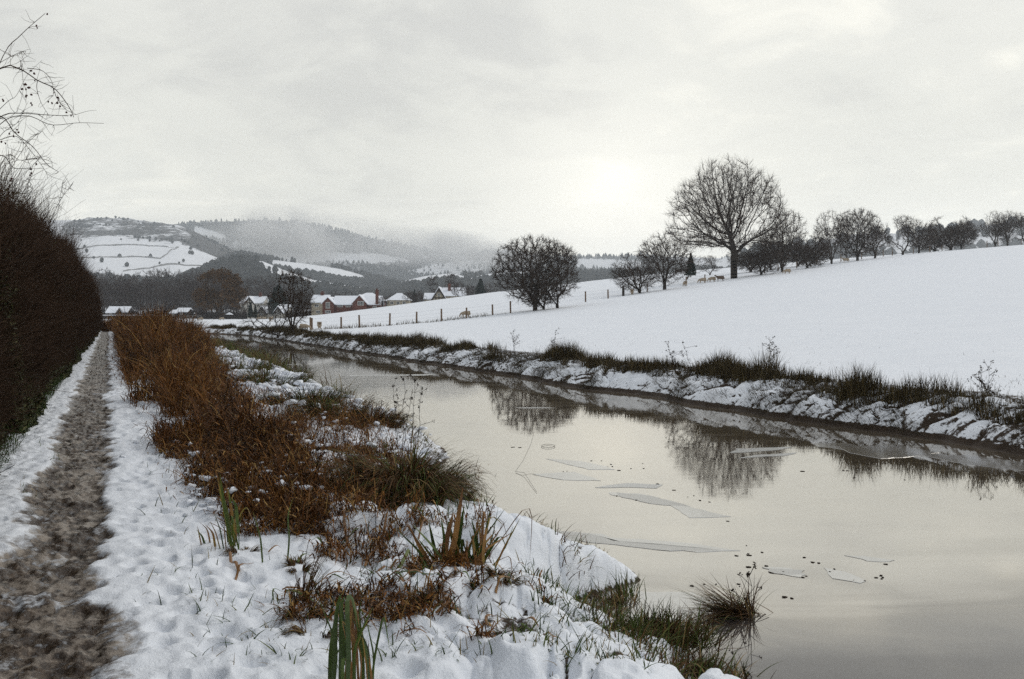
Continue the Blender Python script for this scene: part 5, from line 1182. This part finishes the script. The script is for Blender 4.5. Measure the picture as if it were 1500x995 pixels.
# twiggy stems along the fence line
n = 900; t_ = rg.uniform(0, 1, n); i = (rg.uniform(500, 745, n)); pts = np.array([on_fence(a) for a in np.linspace(470, 850, 90)]); j = rg.integers(0, 60, n); b = pts[j] + rg.normal(0, (.8, .5), (n, 2))
b = np.column_stack([b, land(b[:, 0], b[:, 1])]); tag(veg('fence_line_grass', [blades(b, rg.uniform(.1, .35, n) * (1 + vnoise(b[:, 0], b[:, 1], 3)), .03, rg.uniform(0, 6.28, n), rg.uniform(0, .6, n), rg.uniform(0, 1, n), 3, 66)[:3]], 'rush'), 'dead grass showing along the foot of the wire fence', 'grass', None, 'stuff')

# ------------------------------------------------------------------ hedge on the left
def hedge_module(seed, L_=4.0, H=4.0, D=1.7):
    r_ = np.random.default_rng(seed); out = []
    n = 2600     # main upright stems
    b = np.stack([r_.uniform(-.3, L_ + .3, n), r_.uniform(-D, -.25, n), np.zeros(n)], 1)
    # local frame: x along hedge, y across (0 = path side), z up
    p = b.copy(); p[:, 2] = r_.uniform(0, H * .8, n); d = unit(np.stack([r_.normal(0, .4, n), r_.normal(.18, .4, n), r_.uniform(.3, 1.2, n)], 1)); rr = r_.uniform(.005, .012, n)
    for k in range(4):
        l = r_.uniform(.12, .32, n); q = p + d * l[:, None]; out.append((p, q, rr, rr * .8)); p = q; rr = rr * .8; d = unit(d + r_.normal(0, .28, d.shape) + np.array([0, .04, .08]))
    # surface twigs
    n = 13000; z = r_.uniform(.5, H, n); y = -.05 - .45 * (z / H) ** 2 + .42 * fbm(z * 1.3, np.linspace(0, 1, n) * 0 + r_.uniform(0, L_, n) * 1.3, 2, seed) - np.abs(r_.normal(0, .35, n)); x = r_.uniform(-.2, L_ + .2, n)
    p = np.stack([x, y, z], 1); d = unit(np.stack([r_.normal(0, .6, n), r_.normal(.35, .5, n), r_.normal(.45, .5, n)], 1)); rr = r_.uniform(.002, .0045, n)
    for k in range(3):
        l = r_.uniform(.05, .17, n); q = p + d * l[:, None]; out.append((p, q, rr, rr * .75)); p = q; rr = rr * .75; d = unit(d + r_.normal(0, .3, d.shape))
    # long whips out of the top
    n = 2600; x_ = r_.uniform(-.2, L_ + .2, n); p = np.stack([x_, r_.uniform(-D, -.15, n), H * (r_.uniform(.72, .97, n) + .10 * vnoise(x_ * 1.3, x_ * 0, seed) + .05 * vnoise(x_ * 4.7, x_ * 0, seed))], 1); d = unit(np.stack([r_.normal(0, .35, n), r_.normal(.1, .35, n), np.full(n, 1.)], 1)); rr = r_.uniform(.0025, .005, n); lw = 1 + 1.1 * (r_.uniform(0, 1, n) > .86)
    for k in range(4):
        l = r_.uniform(.06, .22, n) * lw; q = p + d * l[:, None]; out.append((p, q, rr, rr * .75)); p = q; rr = rr * .75; d = unit(d + r_.normal(0, .2, d.shape))
    A_ = [np.concatenate([o[i] for o in out]) for i in range(4)]
    tw = prisms(*A_, 3); tme = mesh_np('hedge_twigs', tw[0], tw[1], M['twig_red'], link=False)
    n = 15000; z = r_.uniform(0, H * .97, n); x = r_.uniform(-.1, L_ + .1, n); y = -.15 - .45 * (z / H) ** 2 - r_.uniform(0, 1, n) ** .8 * (D - .3)
    V, Fq, sh = leaf_quads(np.stack([x, y, z], 1), .055, seed); lme = mesh_np('hedge_leaves', V, Fq, M['hedge_leaf'], attrs=dict(shade=sh), link=False, smooth=False)
    n = 17000; z = np.abs(r_.normal(0, 1.0, n)); z = np.where(r_.uniform(0, 1, n) < .07, r_.uniform(0, H * .8, n), z); x = r_.uniform(-.1, L_ + .1, n); y = .14 * np.exp(-z) - .12 - np.abs(r_.normal(0, .10, n)) - .25 * (z / H) + .10 * vnoise(x * 2, z * 2, seed)
    V, Fq, sh = leaf_quads(np.stack([x, y, z + .02], 1), .045, seed + 1); ime = mesh_np('hedge_ivy', V, Fq, M['ivy'], attrs=dict(shade=sh), link=False, smooth=False)
    return tme, lme, ime
hm = [hedge_module(s_) for s_ in (301, 302, 303)]
O = xy(0, -1.2); hedge = thing('hedge', (O[0], O[1], .45), 'tall dark tangled hedge along the left side of the snowy towpath', 'hedge', None)
yaw = math.atan2(DY, DX)   # local x runs along the path; local +y then points to the left, so flip y
s_pos = -1.0; i = 0
while s_pos < 108:
    H_ = float(np.interp(s_pos, [0, 12, 22, 40, 80, 110], [3.2, 3.05, 3.5, 3.85, 3.6, 2.8])) * (1 + .08 * math.sin(i * 2.3) + .08 * math.sin(i * 5.1 + 1)); vo = float(np.interp(s_pos, [0, 20, 60, 110], [-1.2, -1.15, -.95, -.85]))
    vo += .12 * math.sin(i * 3.7); x_, y_ = xy(s_pos, vo)
    for nm, me in zip(('branches', 'foliage', 'ivy'), hm[i % 3]):
        o = bpy.data.objects.new(nm, me); col.objects.link(o); o.parent = hedge
        o.location = (x_ - O[0], y_ - O[1], float(land(np.array([x_]), np.array([y_]))[0]) - .5); o.rotation_euler = (0, 0, yaw); o.scale = (1, -1, H_ / 4.0 if nm != 'ivy' else 1)
    s_pos += 4.0; i += 1
tag(hedge, kind='thing')

# wild rose arching out of the hedge top, upper left
def arch(pts, Y, n=22):
    P = np.array([(px(a, Y + dy), Y + dy, pz(y, Y + dy)) for a, y, dy in pts]); m_ = len(P)
    t = np.linspace(0, m_ - 1, n); out = []
    for tt in t:   # catmull-rom
        i = min(int(tt), m_ - 2); f = tt - i; p0, p1_, p2_, p3 = P[max(i - 1, 0)], P[i], P[i + 1], P[min(i + 2, m_ - 1)]
        out.append(.5 * ((2 * p1_) + (-p0 + p2_) * f + (2 * p0 - 5 * p1_ + 4 * p2_ - p3) * f * f + (-p0 + 3 * p1_ - 3 * p2_ + p3) * f ** 3))
    return np.array(out)
YR = 8.0
rose = thing('wild_rose', (px(-150, YR), YR, .45), 'thin arching rose stems with dark hips against the sky at upper left', 'rose bush')
RO = np.array(rose.location)
stems = [([(-150, 870, 0), (-110, 520, 0), (-60, 260, 0), (0, 92, 0), (30, 52, .1), (66, 20, .1)], .006), ([(-150, 880, 0), (-120, 500, 0), (-60, 170, 0), (0, 101, 0), (30, 102, 0), (55, 118, .1), (80, 130, .1), (100, 155, .1), (108, 172, .1)], .007),
         ([(-150, 880, 0), (-110, 420, 0), (-50, 220, 0), (0, 172, 0), (30, 166, .1), (60, 168, .1), (100, 170, .2)], .006), ([(-60, 260, 0), (0, 182, 0), (40, 170, 0), (75, 183, .1), (115, 180, .1), (152, 181, .2)], .004),
         ([(-100, 300, .1), (-40, 190, .1), (0, 170, .1), (22, 195, .1), (48, 215, .1), (68, 240, .1), (86, 252, .1)], .005), ([(-110, 400, 0), (-50, 260, .1), (0, 228, .1), (20, 246, .1), (45, 246, .1)], .005),
         ([(-40, 130, 0), (0, 101, 0), (28, 100, 0), (30, 90, 0), (34, 130, 0), (25, 165, 0)], .003), ([(55, 118, .1), (54, 130, .1), (60, 150, .1), (72, 170, .1)], .003), ([(-30, 190, 0), (10, 150, .1), (24, 140, .1), (40, 110, .1), (62, 88, .1)], .0025),
         ([(0, 92, 0), (18, 82, 0), (38, 75, 0)], .0025), ([(-20, 330, .1), (10, 260, .1), (30, 225, .1), (45, 205, .1), (62, 192, .1)], .003), ([(-20, 300, .1), (8, 230, .1), (30, 235, .1), (58, 232, .1), (84, 241, .1)], .003), ([(20, 330, .1), (40, 290, .1), (48, 275, .1), (38, 260, .1)], .003),
         ([(60, 360, .4), (85, 300, .4), (108, 266, .4)], .003), ([(60, 380, .5), (80, 330, .5), (92, 265, .5)], .0025), ([(78, 130, .1), (84, 145, .1), (96, 160, .1), (112, 168, .1)], .003), ([(40, 100, .1), (62, 104, .1), (76, 120, .1), (78, 140, .1)], .003),
         ([(0, 205, .1), (24, 200, .1), (44, 220, .1), (66, 250, .1), (70, 262, .1)], .003), ([(-10, 240, .1), (0, 200, .1), (25, 180, .1), (35, 160, .1)], .003)]
p0 = []; p1_ = []; r0 = []; r1_ = []; nodes = []
for pts, r_ in stems:
    P = arch(pts, YR); p0.append(P[:-1]); p1_.append(P[1:]); t = np.linspace(0, 1, len(P)); rr = r_ * (1 - .65 * t); r0.append(rr[:-1]); r1_.append(rr[1:]); nodes.append(P[8:])
nd = np.concatenate(nodes); r_ = np.random.default_rng(9); k = r_.integers(0, len(nd), 240); D_ = unit(r_.normal(0, 1, (240, 3)) * (1, .6, .7)); (a, b_, c, d), ends = twigs(nd[k], D_, 1, .14, .0017, 4, up=0, spread=.3, segs=3)
V, q = prisms(np.concatenate(p0 + [a]) - RO, np.concatenate(p1_ + [b_]) - RO, np.concatenate(r0 + [c]), np.concatenate(r1_ + [d]), 4); mesh_np('stem', V, q, M['twig_red'], rose)
hips = [(55, 41), (53, 38), (37, 124), (38, 131), (42, 128), (39, 140), (38, 142), (46, 139), (45, 151), (47, 154), (32, 131), (84, 143), (86, 145), (84, 151), (88, 156), (76, 151), (71, 149), (97, 165), (104, 169), (4, 146), (5, 148), (25, 190), (22, 194), (27, 194), (14, 196), (8, 210), (2, 208), (20, 200), (45, 248), (46, 254), (44, 257), (53, 240), (17, 262), (15, 265), (51, 118), (45, 104), (50, 108), (69, 21)]
for i, (a, y) in enumerate(hips):
    Yh = YR + .1; c = np.array([(px(a, Yh), Yh, pz(y, Yh))]) - RO; V, f = blobs(c * 0, np.array([.0075]), i, 1.25, 1); o = mesh_np('hip', V, f, M['berry'], rose); o.location = c[0]

# ------------------------------------------------------------------ ice on the water
def plate(pts, label, m='ice', name='ice_plate', z=.0012, th=.0016, jag=.16, seed=0):
    P = []
    for a, y in pts: Y = F * CZ / (y - HZ); P.append((px(a, Y), Y))
    P = np.array(P); c = P.mean(0); r_ = random.Random(seed); Q = []
    for i in range(len(P)):
        p, n_ = P[i], P[(i + 1) % len(P)]; L_ = np.linalg.norm(n_ - p); k = max(3, int(L_ / .12))
        pd = np.array((-(n_ - p)[1], (n_ - p)[0])) / max(L_, 1e-6)
        for j in range(k): u_ = j / k; Q.append(p + (n_ - p) * u_ + pd * (jag * (.45 * float(vnoise(seed * 7.3 + L_ * u_ * 1.1, i * 3.1, 5)) + .22 * float(vnoise(seed * 3.3 + L_ * u_ * 3.7, i * 2.1, 6))) * min(1, L_)) + np.array((r_.gauss(0, jag * .06), r_.gauss(0, jag * .06))))
    Q = np.array(Q) - c; n = len(Q); V = np.concatenate([np.column_stack([Q, np.full(n, th)]), np.column_stack([Q * 1.004, np.full(n, -.0008)]), [[0, 0, th]]])
    f3 = np.array([[i, (i + 1) % n, 2 * n] for i in range(n)]); f4 = np.array([[i, i + n, (i + 1) % n + n, (i + 1) % n] for i in range(n)])
    o = mesh_np(name, V, [f3, f4], M[m], smooth=False); o.location = (c[0], c[1], z + (seed % 13) * .00006); tag(o, label, 'ice', 'ice plates on the canal'); return o
plate([(970, 732), (1003, 738), (1070, 757), (1012, 759), (990, 745)], 'pointed ice plate with a dark straight rim in mid canal', seed=1)
plate([(890, 721), (935, 723), (968, 730), (930, 731), (900, 726)], 'slim ice plate left of the pointed one', seed=2)
plate([(872, 715), (920, 708), (968, 710), (962, 716), (915, 714)], 'thin flat ice sliver above the slim plate', 'frost', seed=3)
plate([(700, 778), (780, 776), (900, 786), (1080, 806), (1020, 809), (900, 797), (760, 784)], 'long curving ridge of pale ice across the canal below the plates', seed=4)
plate([(1238, 814), (1262, 815), (1312, 821), (1300, 824), (1270, 822)], 'small ice plate alone on the right', 'ice', seed=5)
plate([(1115, 831), (1160, 833), (1178, 842), (1172, 846), (1140, 841)], 'ice plate left of the small lone plate', seed=6)
plate([(1207, 832), (1235, 838), (1270, 851), (1262, 854), (1222, 848)], 'ice plate between its two neighbours on the right', seed=7)
plate([(1080, 658), (1160, 655), (1140, 660), (1068, 664)], 'frosty ice strip lying in the great tree reflection', 'frost', seed=8)
plate([(1105, 667), (1165, 663), (1150, 668), (1080, 672)], 'lower frosty ice strip in the great tree reflection', 'frost', seed=9)
plate([(1225, 652), (1330, 655), (1380, 664), (1290, 672), (1240, 662)], 'broad grey ice sheet under the far bank', 'ice', seed=10)
plate([(1330, 664), (1430, 668), (1500, 678), (1560, 690), (1500, 690), (1400, 678)], 'long grey ice sheet at the right under the far bank', 'ice', seed=11)
plate([(1190, 650), (1240, 649), (1260, 654), (1200, 655)], 'small grey ice sheet at the left end of the broad one', 'ice', seed=12)
plate([(350, 534.3), (440, 533.6), (445, 534.6), (352, 535.4)], 'thin bright ice line on the dark reach of the canal', 'frost', seed=13)
plate([(510, 549.5), (640, 548.5), (620, 550.3), (515, 551)], 'thin bright ice line right of the waterside bush reflection', 'frost', seed=14)
plate([(420, 567), (520, 566.5), (500, 568.4), (430, 568.6)], 'thin bright ice line nearest the reeds', 'frost', seed=15)
plate([(755, 597.4), (800, 597), (815, 597.8), (770, 598.6)], 'short bright ice line in the twin hawthorn reflection', 'frost', seed=16)
plate([(820, 872), (900, 866), (1010, 868), (1050, 885), (1010, 908), (930, 905), (870, 896)], 'grey slushy ice filling the small inlet by the snow tongues', 'ice', seed=17)
plate([(780, 695), (840, 692), (880, 704), (820, 703)], 'faint ice plate left of the floating leaves', seed=18)
plate([(800, 672), (850, 676), (900, 688), (860, 688)], 'faint ice plate among the floating leaves', seed=19)
m, int_, b = mat('dark wet ice'); b.inputs['Base Color'].default_value = (.07, .06, .05, 1); b.inputs['IOR'].default_value = 5.5; b.inputs['Roughness'].default_value = .16; M['wet_ice'] = m
plate([(900, 722), (960, 727), (1010, 742), (950, 738), (915, 729)], 'darker wet patch of ice left of the pointed plate', 'wet_ice', seed=20)
plate([(760, 778), (860, 783), (900, 792), (980, 799), (1060, 806), (960, 806), (860, 795)], 'dark damp edge along the long pale ridge', 'wet_ice', seed=23)
plate([(1120, 833), (1175, 836), (1178, 842), (1130, 840)], 'damp middle of the plate left of the small lone plate', 'wet_ice', seed=25)
plate([(1205, 655), (1290, 658), (1340, 666), (1260, 664)], 'wet streak on the broad grey sheet under the far bank', 'wet_ice', seed=26)
# floating leaves
lf = [(752, 655), (765, 655.5), (870, 675), (880, 675), (895, 684), (825, 691), (925, 686), (945, 687), (893, 680), (905, 690), (972, 709), (988, 718), (1025, 733), (1040, 735), (1060, 764), (942, 678), (1095, 832), (1078, 815), (1020, 857), (1045, 856), (1085, 861), (1110, 811), (1140, 839), (1170, 845), (1180, 843), (1198, 823), (1210, 838), (1223, 836), (1250, 853), (1285, 842), (1282, 845), (1287, 849), (1263, 854), (1300, 827), (1150, 875), (1158, 877), (1176, 817), (1125, 830), (1280, 690), (1305, 668), (1180, 690), (1255, 700), (1240, 690), (930, 733), (905, 726), (1010, 728), (1018, 725), (1090, 800), (1100, 812), (1325, 704)]
cc = []
for a, y in lf:
    for _ in range(random.choice((1, 1, 2))): Y = F * CZ / (y - HZ) + random.gauss(0, .03); cc.append((px(a, Y) + random.gauss(0, .03), Y, .003))
V, f = blobs(np.array(cc), rg.uniform(.008, .02, len(cc)), 12, .22, 1); tag(mesh_np('floating_leaves', V, f, M['seed']), 'dark fallen leaves floating between the ice plates', 'leaves', None, 'stuff')
# a ring of bent reed and a thin twig on the ice
def wire_obj(name, label, pts, r_, cat, m='seed'):
    P = np.array([(px(a, F * CZ / (y - HZ)), F * CZ / (y - HZ), z) for a, y, z in pts]); O = P[0].copy(); P = P - O; V, q = prisms(P[:-1], P[1:], np.full(len(P) - 1, r_), np.full(len(P) - 1, r_), 5)
    o = mesh_np(name, V, q, M[m]); o.location = O; tag(o, label, cat)
th = np.linspace(0, 2 * math.pi, 15); wire_obj('bent_reed_ring', 'thin reed stem bent into a loop on the water', [(803 + 10 * math.cos(a), 654.5 + 2.6 * math.sin(a), .012) for a in th], .003, 'reed stem')
wire_obj('bent_twig', 'thin crooked twig standing out of the ice near the large tussock', [(786, 658, .42), (778, 672, .22), (766, 686, .1), (755, 692, .01), (768, 696, .03), (786, 722, .01)], .002, 'twig')

# ------------------------------------------------------------------ haze and mist
def box_obj(name, x0, x1, y0, y1, z0, z1, m):
    mb = MB(); mb.box(x0, x1, y0, y1, z0, z1); o = mb.build(name, m); return o
hz = bpy.data.materials.new('haze'); hz.use_nodes = True; n_ = hz.node_tree; n_.nodes.clear()
o_ = n_.nodes.new('ShaderNodeOutputMaterial'); pv = n_.nodes.new('ShaderNodeVolumePrincipled'); pv.inputs['Density'].default_value = 1.75e-4; pv.inputs['Color'].default_value = (.88, .94, 1, 1); pv.inputs['Anisotropy'].default_value = .45
n_.links.new(pv.outputs[0], o_.inputs['Volume'])
tag(box_obj('haze', -6300, 6300, -6300, 6300, -14, 420, hz), 'thin winter haze filling the valley', 'haze', None, 'stuff')

def mist(label, pxx, pyy, Y, rx, ry, rz_, dens, seed):
    bm = bmesh.new(); bmesh.ops.create_icosphere(bm, subdivisions=3, radius=1); me = bpy.data.meshes.new('mist'); bm.to_mesh(me); bm.free()
    m = bpy.data.materials.new('mist'); m.use_nodes = True; nt = m.node_tree; nt.nodes.clear(); o = N(nt, 'ShaderNodeOutputMaterial')
    v = N(nt, 'ShaderNodeVolumePrincipled'); v.inputs['Color'].default_value = (.99, .99, .99, 1); v.inputs['Anisotropy'].default_value = .35
    t = N(nt, 'ShaderNodeTexCoord'); ln = N(nt, 'ShaderNodeVectorMath', op='LENGTH'); L(nt, t.outputs['Object'], ln.inputs[0])
    fall = mathn(nt, 'POWER', mathn(nt, 'SUBTRACT', 1, ln.outputs['Value'], clamp=True), 1.2)
    g = N(nt, 'ShaderNodeNewGeometry'); nz_ = noise(nt, g.outputs['Position'], .006, 4, .6, .5)
    nn_ = mathn(nt, 'MULTIPLY', mathn(nt, 'SUBTRACT', nz_, .38, clamp=True), 6)
    L(nt, mathn(nt, 'MULTIPLY', mathn(nt, 'MULTIPLY', fall, nn_), dens), v.inputs['Density']); L(nt, v.outputs[0], o.inputs['Volume'])
    me.materials.append(m); ob = bpy.data.objects.new('mist', me); col.objects.link(ob); ob.location = (px(pxx, Y), Y, pz(pyy, Y)); ob.scale = (rx, ry, rz_); ob.rotation_euler.y = seed * .2
    tag(ob, label, 'mist', 'mist banks on the far hills', 'stuff')
mist('mist rising in front of the forested far hill', 428, 352, 3150, 190, 300, 110, .020, 1)
mist('mist bank drifting over the right shoulder of the forested far hill', 600, 362, 3400, 330, 300, 75, .018, 0)
mist('thin mist on the left of the forested far hill', 350, 352, 3200, 200, 300, 80, .003, -1)
mist('low cloud on the crest of the forested far hill', 490, 328, 3700, 420, 300, 60, .003, .6)
mist('pale mist filling the far valley left of the twin hawthorns', 700, 378, 3300, 330, 300, 55, .009, 0)
